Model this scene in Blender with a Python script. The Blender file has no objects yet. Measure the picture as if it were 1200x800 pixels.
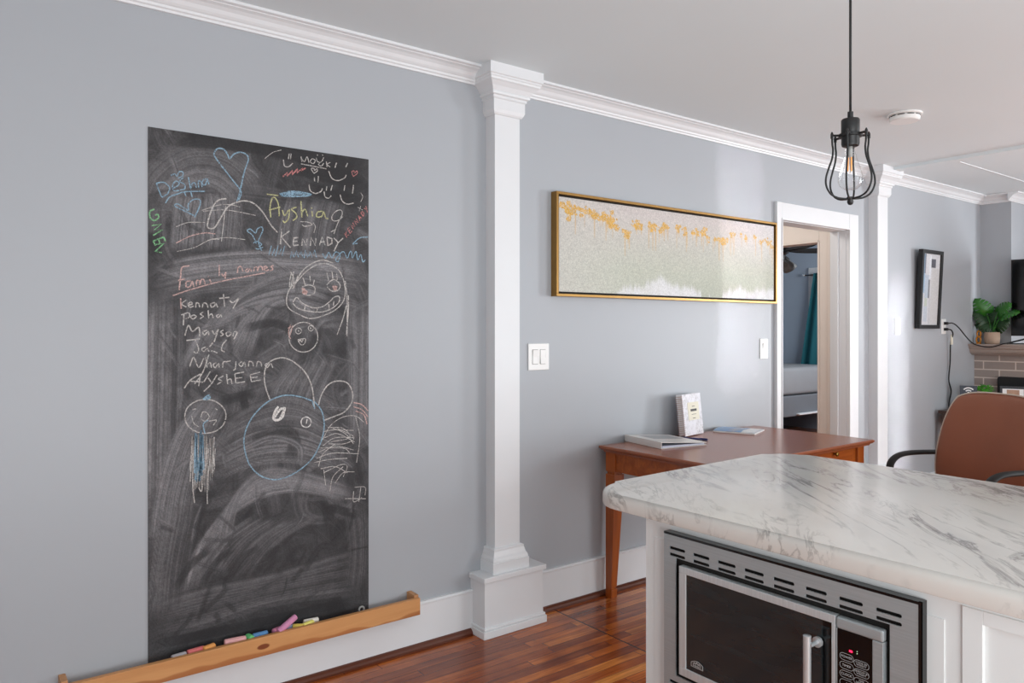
import bpy, bmesh, math, random
import numpy as np
from mathutils import Vector, Matrix
S = bpy.context.scene
COL = S.collection
PI = math.pi

# ------------------------------------------------------------------ materials
def lin(r, g, b):
    f = lambda c: (c/255/12.92) if c/255 <= .04045 else ((c/255+.055)/1.055)**2.4
    return (f(r), f(g), f(b), 1)

class G:
    """tiny node-graph helper"""
    def __init__(s, name):
        s.m = bpy.data.materials.new(name); s.m.use_nodes = True
        s.t = s.m.node_tree; s.t.nodes.clear()
        s.out = s.n('ShaderNodeOutputMaterial')
        s.p = s.n('ShaderNodeBsdfPrincipled')
        s.l(s.p.outputs[0], s.out.inputs[0])
    def n(s, t, **k):
        q = s.t.nodes.new(t)
        for a, v in k.items(): setattr(q, a, v)
        return q
    def l(s, a, b): s.t.links.new(a, b)
    def put(s, v, sock):
        if hasattr(v, 'is_linked') or isinstance(v, bpy.types.NodeSocket): s.l(v, sock)
        else: sock.default_value = v
    def pos(s, scale=(1,1,1), rot=(0,0,0)):
        c = s.n('ShaderNodeTexCoord'); m = s.n('ShaderNodeMapping')
        m.inputs['Scale'].default_value = scale; m.inputs['Rotation'].default_value = rot
        s.l(c.outputs['Object'], m.inputs[0]); return m.outputs[0]
    def posr(s, scale, ang):
        c = s.n('ShaderNodeTexCoord'); m = s.n('ShaderNodeMapping', vector_type='TEXTURE')
        m.inputs['Scale'].default_value = tuple(1/x for x in scale); m.inputs['Rotation'].default_value = (0,0,ang)
        s.l(c.outputs['Object'], m.inputs[0]); return m.outputs[0]
    def noise(s, vec, scale, detail=3, rough=.55, dist=0, out='Fac'):
        q = s.n('ShaderNodeTexNoise'); s.l(vec, q.inputs['Vector'])
        q.inputs['Scale'].default_value = scale; q.inputs['Detail'].default_value = detail
        q.inputs['Roughness'].default_value = rough; q.inputs['Distortion'].default_value = dist
        return q.outputs[out]
    def math(s, op, a, b=0.0, c=0.0):
        q = s.n('ShaderNodeMath', operation=op)
        for v, i in ((a,0),(b,1),(c,2)): s.put(v, q.inputs[i])
        return q.outputs[0]
    def ramp(s, fac, stops):
        q = s.n('ShaderNodeValToRGB'); s.put(fac, q.inputs[0]); e = q.color_ramp.elements
        while len(e) < len(stops): e.new(.5)
        for x, (p, c) in zip(e, stops): x.position = p; x.color = c
        return q.outputs[0]
    def mix(s, fac, a, b, mode='MIX'):
        q = s.n('ShaderNodeMix', data_type='RGBA', blend_type=mode)
        s.put(fac, q.inputs[0]); s.put(a, q.inputs[6]); s.put(b, q.inputs[7]); return q.outputs[2]
    def sep(s, v):
        q = s.n('ShaderNodeSeparateXYZ'); s.l(v, q.inputs[0]); return q.outputs
    def comb(s, x, y, z=0.0):
        q = s.n('ShaderNodeCombineXYZ')
        for v, i in ((x,0),(y,1),(z,2)): s.put(v, q.inputs[i])
        return q.outputs[0]
    def wn(s, v):
        q = s.n('ShaderNodeTexWhiteNoise', noise_dimensions='3D'); s.l(v, q.inputs[0]); return q.outputs[0]
    def bump(s, h, strength=.2, dist=.01):
        q = s.n('ShaderNodeBump'); s.put(h, q.inputs['Height'])
        q.inputs['Strength'].default_value = strength; q.inputs['Distance'].default_value = dist
        s.l(q.outputs[0], s.p.inputs['Normal'])
    def set(s, base=None, rough=None, metal=None, spec=None):
        if base is not None: s.put(base, s.p.inputs['Base Color'])
        if rough is not None: s.put(rough, s.p.inputs['Roughness'])
        if metal is not None: s.put(metal, s.p.inputs['Metallic'])
        if spec is not None: s.p.inputs['Specular IOR Level'].default_value = spec
        return s

def mat(name, rgb, rough=.5, metal=0, var=.06, vscale=8, stretch=(1,1,1), bump=0, bscale=200, spec=.5, coat=0):
    g = G(name); c = lin(*rgb)
    lo = tuple(x*(1-var) for x in c[:3])+(1,); hi = tuple(min(1, x*(1+var)) for x in c[:3])+(1,)
    f = g.noise(g.pos(stretch), vscale)
    g.set(g.mix(f, lo, hi), rough, metal, spec)
    if bump: g.bump(g.noise(g.pos(stretch), bscale, 2), bump, .002)
    if coat: g.p.inputs['Coat Weight'].default_value = coat; g.p.inputs['Coat Roughness'].default_value = .1
    return g.m

MT = {}
MT['wall'] = mat('grey_wall_paint', (171,175,180), .44, var=.03, vscale=1.3, bump=.05, bscale=60, spec=.4)
MT['wall_far'] = mat('bedroom_blue_paint', (168,180,194), .6, var=.03)
MT['ceil'] = mat('ceiling_paint', (224,233,236), .7, var=.015, vscale=2)
MT['white'] = mat('white_trim_paint', (224,226,228), .38, var=.02, vscale=4, bump=.03, bscale=40)
MT['cream'] = mat('cream_trim_paint', (224,213,203), .5, var=.04)
MT['cabinet'] = mat('white_cabinet_paint', (230,232,231), .4, var=.03, vscale=6, stretch=(1,1,.15), bump=.06, bscale=90)
MT['shoe'] = mat('shoe_moulding_wood', (92,46,28), .35, var=.25, vscale=12, stretch=(.2,1,1))
MT['black'] = mat('black_metal', (22,22,23), .45, var=.1, bump=.03)
MT['blackgloss'] = mat('black_gloss', (8,8,9), .12, var=.1)
MT['rubber'] = mat('black_rubber', (20,20,20), .6)
MT['plastic_w'] = mat('white_plastic', (236,236,234), .35, var=.01)
MT['plastic_grey'] = mat('switch_gap', (120,120,118), .5)
MT['gold'] = mat('gold_leaf_frame', (152,116,64), .36, .8, var=.15, vscale=14)
MT['felt'] = mat('floater_gap_black', (22,18,15), .8)
MT['brass'] = mat('brass', (150,120,60), .3, 1)
MT['chrome'] = mat('brushed_chrome', (206,210,212), .25, .6, var=.05)
MT['leather'] = mat('brown_leather', (142,84,60), .5, var=.1, vscale=5, bump=.25, bscale=350, spec=.35)
MT['piping'] = mat('pale_piping', (205,190,175), .5)
MT['stone'] = mat('taupe_painted_mantel', (168,152,142), .45, var=.05)
MT['terra'] = mat('blush_clay_pot', (176,150,130), .8, var=.15, vscale=18)
MT['amber'] = mat('amber_glass', (190,120,20), .15, var=.2)
MT['leaf'] = mat('monstera_leaf', (40,104,26), .4, var=.35, vscale=25)
MT['leafdark'] = mat('monstera_leaf_dark', (26,58,24), .45, var=.35, vscale=25)
MT['leafbright'] = mat('small_plant_leaf', (74,160,44), .5, var=.4, vscale=40)
MT['darkwood'] = mat('dark_table_wood', (70,52,44), .4, var=.2, stretch=(.2,1,1))
MT['slate'] = mat('slate_sign', (58,66,76), .5)
MT['teal'] = mat('teal_curtain_cloth', (22,98,108), .8, var=.15, stretch=(1,1,.1))
MT['bedding'] = mat('pale_bedding', (158,158,160), .9, var=.05, vscale=6, bump=.3, bscale=8)
MT['bedframe'] = mat('grey_bed_frame', (124,127,132), .6)
MT['fanblade'] = mat('dark_fan_blade', (48,42,40), .5, var=.15)
MT['frost'] = mat('frosted_shade', (165,165,162), .4)
MT['paper'] = mat('white_paper', (240,240,240), .6, var=.02)
MT['binder'] = mat('white_vinyl', (226,224,220), .35, var=.03)
MT['penblue'] = mat('navy_pen', (24,38,96), .3)
MT['chrome2'] = mat('rose_gold_wire', (190,150,135), .3, .9)
MT['cardlabel'] = mat('cream_label', (226,221,202), .6)
MT['ink'] = mat('dark_ink', (45,42,36), .5)
MT['txt'] = mat('panel_lettering', (190,190,190), .5)
MT['emb'] = mat('silver_emblem', (190,190,190), .4, .3)
MT['dcase'] = mat('dim_case', (60,62,66), .3, .4)
MT['mwglass'] = mat('oven_door_glass', (36,42,44), .09, var=.35, vscale=5, stretch=(1,1,6), spec=.7)

def floor_mat():
    g = G('oak_strip_floor'); s = g.sep(g.pos())
    x, y = s[0], s[1]
    zone = g.math('GREATER_THAN', x, 2.40)
    yy = g.math('ADD', y, g.math('MULTIPLY', zone, .023))
    r = g.math('DIVIDE', yy, .050); row = g.math('FLOOR', r)
    xo = g.math('MULTIPLY', g.wn(g.comb(row, zone, 3.0)), 3.0)
    q = g.math('DIVIDE', g.math('ADD', x, xo), .82); col = g.math('FLOOR', q)
    rnd = g.wn(g.comb(row, col, zone))
    c = g.ramp(rnd, [(0, lin(164,84,36)), (.35, lin(208,114,48)), (.7, lin(234,140,62)), (1, lin(250,170,88))])
    off = g.math('MULTIPLY', rnd, 37.0)
    gv = g.comb(g.math('MULTIPLY', x, 2.2), g.math('MULTIPLY', y, 45.0), off)
    gr = g.noise(gv, 1.0, 5, .6, 1.2)
    c = g.mix(g.ramp(gr, [(.35, (0,0,0,1)), (.7, (1,1,1,1))]), g.mix(1.0, c, lin(186,164,150), 'MULTIPLY'), c)
    big = g.noise(g.pos(), 2.5, 4, .6)
    c = g.mix(g.ramp(big, [(.42, (0,0,0,1)), (.62, (1,1,1,1))]), g.mix(1.0, c, lin(212,198,190), 'MULTIPLY'), c)
    fr = g.math('FRACT', r); fx = g.math('FRACT', q)
    gap = g.math('MAXIMUM', g.math('LESS_THAN', fr, .035), g.math('LESS_THAN', fx, .003))
    seam = g.math('LESS_THAN', g.math('ABSOLUTE', g.math('SUBTRACT', x, 2.40)), .004)
    gap = g.math('MAXIMUM', gap, seam)
    c = g.mix(gap, c, lin(58,26,14))
    spot = g.ramp(g.noise(g.pos((1,.5,1)), 7, 2), [(.7, (0,0,0,1)), (.76, (1,1,1,1))])
    c = g.mix(g.math('MULTIPLY', spot, .6), c, lin(74,38,24))
    g.set(c, g.ramp(big, [(.3, (.12,)*3+(1,)), (.7, (.24,)*3+(1,))]), 0, .5)
    g.bump(g.math('SUBTRACT', g.math('MULTIPLY', gr, .25), gap), .25, .002)
    return g.m

def wood_mat(name, dark, light, axis='x', rough=.3, sc=1.0, knots=False):
    g = G(name)
    st = {'x': (1.6,26,26), 'y': (26,1.6,26), 'z': (26,26,1.6)}[axis]
    n1 = g.noise(g.pos(tuple(a*sc for a in st)), 1.0, 5, .6, .8)
    c = g.ramp(n1, [(.3, lin(*dark)), (.7, lin(*light))])
    if knots:
        s = g.sep(g.pos())
        kx = g.math('SUBTRACT', s[0], -.012); kz = g.math('SUBTRACT', s[2], .036)
        d = g.math('SQRT', g.math('ADD', g.math('POWER', g.math('DIVIDE', kx, .026), 2.0), g.math('POWER', g.math('DIVIDE', kz, .011), 2.0)))
        c = g.mix(g.ramp(d, [(.75, (1,1,1,1)), (1.05, (0,0,0,1))]), c, lin(126,62,26))
        wv = g.noise(g.pos((3,1,1)), 1.1, 2)
        lv = g.math('SUBTRACT', g.math('ADD', s[2], g.math('MULTIPLY', wv, .09)), .066)
        c = g.mix(g.ramp(g.math('MULTIPLY', lv, -60.0), [(0, (0,0,0,1)), (.35, (.75,)*3+(1,)), (1, (.85,)*3+(1,))]), c, lin(166,98,50))
    g.set(c, rough, 0, .5); g.bump(n1, .08, .001)
    return g.m

def marble_mat(name, scale=1.0, base=(230,228,223), warm=(220,214,206)):
    g = G(name)
    def veins(rot, st, sc, dist, w):
        v = g.posr(st, rot); n = g.noise(v, sc*scale, 6, .62, dist)
        a = g.math('ABSOLUTE', g.math('SUBTRACT', n, .5))
        return g.ramp(a, [(0, (1,1,1,1)), (w, (0,0,0,1))])
    cl = g.noise(g.pos((1.2,.55,1), (0,0,-.5)), 1.7*scale, 4, .6, .6)
    base_c = g.mix(cl, lin(*warm), lin(*base))
    v1 = veins(.86, (.9,3.4,2), 1.2, 1.3, .030); v2 = veins(.80, (1.5,7.0,3), 1.4, 1.0, .026)
    m1 = g.ramp(g.noise(g.posr((.55,1.5,1), .84), 2.4*scale, 4, .6), [(.48, (0,0,0,1)), (.68, (1,1,1,1))])
    m2 = g.ramp(g.noise(g.posr((.6,1.4,1.3), .8), 3.3*scale, 4, .6), [(.47, (0,0,0,1)), (.7, (1,1,1,1))])
    c = g.mix(g.math('MULTIPLY', g.math('MULTIPLY', v1, m1), .85), base_c, lin(70,66,68))
    c = g.mix(g.math('MULTIPLY', g.math('MULTIPLY', v2, m2), .75), c, lin(110,102,98))
    soft = g.math('MULTIPLY', m1, .30)
    c = g.mix(soft, c, lin(176,172,170))
    g.set(c, .22, 0, .5); return g.m

def steel_mat(name, rgb, axis=1, rough=.32):
    g = G(name); st = [90,90,90]; st[axis] = 2
    n = g.noise(g.pos(tuple(st)), 3, 3)
    c = lin(*rgb)
    g.set(g.mix(n, tuple(x*.8 for x in c[:3])+(1,), tuple(min(1,x*1.15) for x in c[:3])+(1,)), rough, .5)
    g.bump(n, .04, .001); return g.m

def glass_mat(name, tint=(1,1,1,1), refl=.12):
    g = G(name); tr = g.n('ShaderNodeBsdfTransparent'); tr.inputs[0].default_value = tint
    gl = g.n('ShaderNodeBsdfGlossy'); gl.inputs['Roughness'].default_value = .03
    fr = g.n('ShaderNodeLayerWeight'); fr.inputs[0].default_value = .35
    mx = g.n('ShaderNodeMixShader')
    g.l(g.math('MULTIPLY', fr.outputs['Facing'], .55), mx.inputs[0]); g.l(tr.outputs[0], mx.inputs[1]); g.l(gl.outputs[0], mx.inputs[2])
    g.l(mx.outputs[0], g.out.inputs[0]); return g.m

def emit_mat(name, rgb, st):
    g = G(name); g.set(lin(*rgb), .5)
    g.p.inputs['Emission Color'].default_value = lin(*rgb); g.p.inputs['Emission Strength'].default_value = st
    n = g.noise(g.pos(), 40); g.l(g.math('MULTIPLY_ADD', n, .2*st, .9*st), g.p.inputs['Emission Strength']); return g.m

def brick_mat():
    g = G('taupe_brick'); v = g.pos(); s = g.sep(v)
    b = g.n('ShaderNodeTexBrick', offset=.5, squash=1)
    g.l(g.comb(s[1], s[2], 0.0), b.inputs['Vector'])
    b.inputs['Color1'].default_value = lin(160,146,138); b.inputs['Color2'].default_value = lin(146,132,126)
    b.inputs['Mortar'].default_value = lin(226,212,200)
    b.inputs['Scale'].default_value = 1; b.inputs['Mortar Size'].default_value = .005; b.inputs['Mortar Smooth'].default_value = .1
    b.inputs['Brick Width'].default_value = .25; b.inputs['Row Height'].default_value = .073; b.inputs['Bias'].default_value = 0
    n = g.noise(v, 30)
    g.set(g.mix(.25, b.outputs[0], g.mix(n, lin(140,128,122), lin(176,162,154))), .75)
    g.bump(b.outputs['Fac'], -.3, .006); return g.m

def attr_mat(name, rough, chalk=False, metal_attr=None):
    g = G(name); a = g.n('ShaderNodeAttribute', attribute_name='paint')
    c = a.outputs['Color']
    if chalk:
        n = g.noise(g.pos(), 220, 3, .8); n2 = g.noise(g.pos(), 26, 4, .7)
        k = g.math('MULTIPLY', g.math('MULTIPLY_ADD', n, 1.5, .25), g.math('MULTIPLY_ADD', n2, .9, .55))
        c = g.mix(1.0, c, g.comb(k, k, k), 'MULTIPLY')
    else:
        n = g.noise(g.pos(), 160, 2, .9); k = g.math('MULTIPLY_ADD', n, .9, .42)
        c = g.mix(1.0, c, g.comb(k, k, k), 'MULTIPLY')
    g.set(c, rough)
    if metal_attr:
        b = g.n('ShaderNodeAttribute', attribute_name=metal_attr); g.l(b.outputs['Fac'], g.p.inputs['Metallic'])
    return g.m

def chalk_line_mat(name, rgb):
    g = G(name); n = g.noise(g.pos(), 210, 2, .8); n2 = g.noise(g.pos(), 45, 2)
    tr = g.n('ShaderNodeBsdfTransparent'); mx = g.n('ShaderNodeMixShader')
    g.set(lin(*rgb), .95, 0, .1)
    f = g.math('MULTIPLY', g.ramp(n, [(.34, (.32,)*3+(1,)), (.54, (1,1,1,1))]), g.math('MULTIPLY_ADD', n2, .75, .42))
    g.l(g.math('MINIMUM', f, 1.0), mx.inputs[0]); g.l(tr.outputs[0], mx.inputs[1]); g.l(g.p.outputs[0], mx.inputs[2])
    g.l(mx.outputs[0], g.out.inputs[0]); return g.m

MT['floor'] = floor_mat()
MT['cherry_top'] = wood_mat('cherry_desk_top', (144,84,58), (156,92,64), 'x', .25, .45)
MT['cherry'] = wood_mat('cherry_desk_wood', (132,60,16), (178,94,34), 'x', .3)
MT['cherry_v'] = wood_mat('cherry_leg_wood', (130,58,16), (176,92,32), 'z', .3)
MT['pine'] = wood_mat('pine_tray_wood', (198,138,84), (216,160,104), 'x', .5, .7, True)
MT['pine_end'] = wood_mat('pine_end_wood', (176,122,80), (206,156,110), 'z', .6)
MT['marble'] = marble_mat('marble_laminate')
MT['marble_cover'] = marble_mat('marble_cover', 9, (240,240,244), (222,222,230))
MT['steel'] = steel_mat('brushed_steel', (176,182,184), 1, .38)
MT['steel_v'] = steel_mat('bright_steel', (214,220,222), 2, .3)
MT['glass'] = glass_mat('clear_glass')
MT['brick'] = brick_mat()
MT['led'] = emit_mat('red_indicator', (255,30,70), 3)
MT['dots'] = emit_mat('pale_indicator', (200,230,190), .8)
MT['filament'] = emit_mat('amber_filament', (235,150,70), .9)

# ------------------------------------------------------------------ mesh helpers
def new(): return bmesh.new()
def box(bm, x0, x1, y0, y1, z0, z1, bev=0, seg=2):
    vs = [bm.verts.new(p) for p in ((x0,y0,z0),(x1,y0,z0),(x1,y1,z0),(x0,y1,z0),(x0,y0,z1),(x1,y0,z1),(x1,y1,z1),(x0,y1,z1))]
    fs = [bm.faces.new([vs[i] for i in f]) for f in ((3,2,1,0),(4,5,6,7),(0,1,5,4),(1,2,6,5),(2,3,7,6),(3,0,4,7))]
    if bev:
        es = {e for f in fs for e in f.edges}
        bmesh.ops.bevel(bm, geom=list(es), offset=bev, segments=seg, affect='EDGES', profile=.5)
    return bm
def prism(bm, poly, z0, z1, M=None, bev=0, seg=2):
    M = M or Matrix()
    lo = [bm.verts.new(M @ Vector((x,y,z0))) for x,y in poly]; hi = [bm.verts.new(M @ Vector((x,y,z1))) for x,y in poly]
    n = len(poly); top = bm.faces.new(hi); bot = bm.faces.new(lo[::-1])
    for i in range(n): bm.faces.new((lo[i], lo[(i+1)%n], hi[(i+1)%n], hi[i]))
    if bev: bmesh.ops.bevel(bm, geom=list(top.edges)+list(bot.edges), offset=bev, segments=seg, affect='EDGES', profile=.5)
    return bm
def lathe(bm, prof, c=(0,0,0), n=24, axis='z', sx=1, sy=1):
    rings = []
    for r, z in prof:
        ring = []
        for i in range(n):
            a = 2*PI*i/n; x, y = r*math.cos(a)*sx, r*math.sin(a)*sy
            p = {'z': (x,y,z), 'y': (x,z,y), 'x': (z,x,y)}[axis]
            ring.append(bm.verts.new((c[0]+p[0], c[1]+p[1], c[2]+p[2])))
        rings.append(ring)
    for a, b in zip(rings, rings[1:]):
        for i in range(n): bm.faces.new((a[i], a[(i+1)%n], b[(i+1)%n], b[i]))
    if prof[0][0] > 1e-5: bm.faces.new(rings[0][::-1])
    if prof[-1][0] > 1e-5: bm.faces.new(rings[-1])
    return bm
def catmull(P, k=6):
    P = [Vector(p) for p in P]
    if len(P) < 3: return P
    Q = [2*P[0]-P[1]]+P+[2*P[-1]-P[-2]]; o = []
    for i in range(1, len(Q)-2):
        a,b,c,d = Q[i-1:i+3]
        for j in range(k):
            t = j/k
            o.append(.5*((2*b)+(c-a)*t+(2*a-5*b+4*c-d)*t*t+(3*b-a-3*c+d)*t**3))
    return o+[P[-1]]
def tube(bm, pts, r, n=8, flat=None):
    pts = [Vector(p) for p in pts]; rings = []
    up = Vector((0,0,1)); prev = None
    for i, p in enumerate(pts):
        d = (pts[min(i+1,len(pts)-1)]-pts[max(i-1,0)]).normalized()
        if prev is None: s = d.cross(up if abs(d.z) < .9 else Vector((1,0,0))).normalized()
        else: s = (prev-d*prev.dot(d)).normalized()
        prev = s; t = d.cross(s); rr = r[i] if isinstance(r, (list,tuple)) else r
        w, h = (rr, rr) if flat is None else flat
        rings.append([bm.verts.new(p+s*w*math.cos(2*PI*j/n)+t*h*math.sin(2*PI*j/n)) for j in range(n)])
    for a, b in zip(rings, rings[1:]):
        for j in range(n): bm.faces.new((a[j], a[(j+1)%n], b[(j+1)%n], b[j]))
    bm.faces.new(rings[0][::-1]); bm.faces.new(rings[-1]); return bm
def sweep(bm, prof, a, b, off, up=Vector((0,0,1))):
    """extrude a closed profile [(out, z)] from point a to point b; out is along `off`"""
    a, b, off = Vector(a), Vector(b), Vector(off); n = len(prof)
    A = [bm.verts.new(a+off*o+up*z) for o,z in prof]; B = [bm.verts.new(b+off*o+up*z) for o,z in prof]
    for i in range(n): bm.faces.new((A[i], A[(i+1)%n], B[(i+1)%n], B[i]))
    bm.faces.new(A[::-1]); bm.faces.new(B); return bm
def obj(name, bm, m, parent=None, smooth=False, auto=False):
    bmesh.ops.remove_doubles(bm, verts=bm.verts, dist=1e-6)
    bmesh.ops.recalc_face_normals(bm, faces=bm.faces)
    me = bpy.data.meshes.new(name)
    if parent is not None and getattr(parent, 'type', '') == 'EMPTY' and 'world_parts' in WP and parent.name in WP['world_parts']:
        bmesh.ops.translate(bm, verts=bm.verts, vec=-parent.location)
    bm.to_mesh(me); bm.free()
    o = bpy.data.objects.new(name, me); COL.objects.link(o)
    ms = m if isinstance(m, list) else [m]
    for q in ms: me.materials.append(MT[q] if isinstance(q, str) else q)
    if smooth:
        for p in me.polygons: p.use_smooth = True
        if auto:
            md = o.modifiers.new('edges', 'EDGE_SPLIT'); md.split_angle = math.radians(35)
    if parent is not None: o.parent = parent
    return o
WP = {'world_parts': set()}
def thing(name, label, cat, loc, rotz=0, group=None):
    """Empty at the base of a thing; if rotz is 0 parts are given in world coordinates"""
    o = bpy.data.objects.new(name, None); COL.objects.link(o); o.empty_display_size = .05
    o.location = loc; o.rotation_euler = (0,0,rotz); tag(o, label, cat, group)
    if not rotz: WP['world_parts'].add(o.name)
    return o
def tag(o, label, cat, group=None):
    o['label'] = label; o['category'] = cat
    if group: o['group'] = group
    return o
def struct(name, bm, m, smooth=False):
    o = obj(name, bm, m); o['kind'] = 'structure'; return o
def lab(o, l): o['label'] = l; return o

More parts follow.
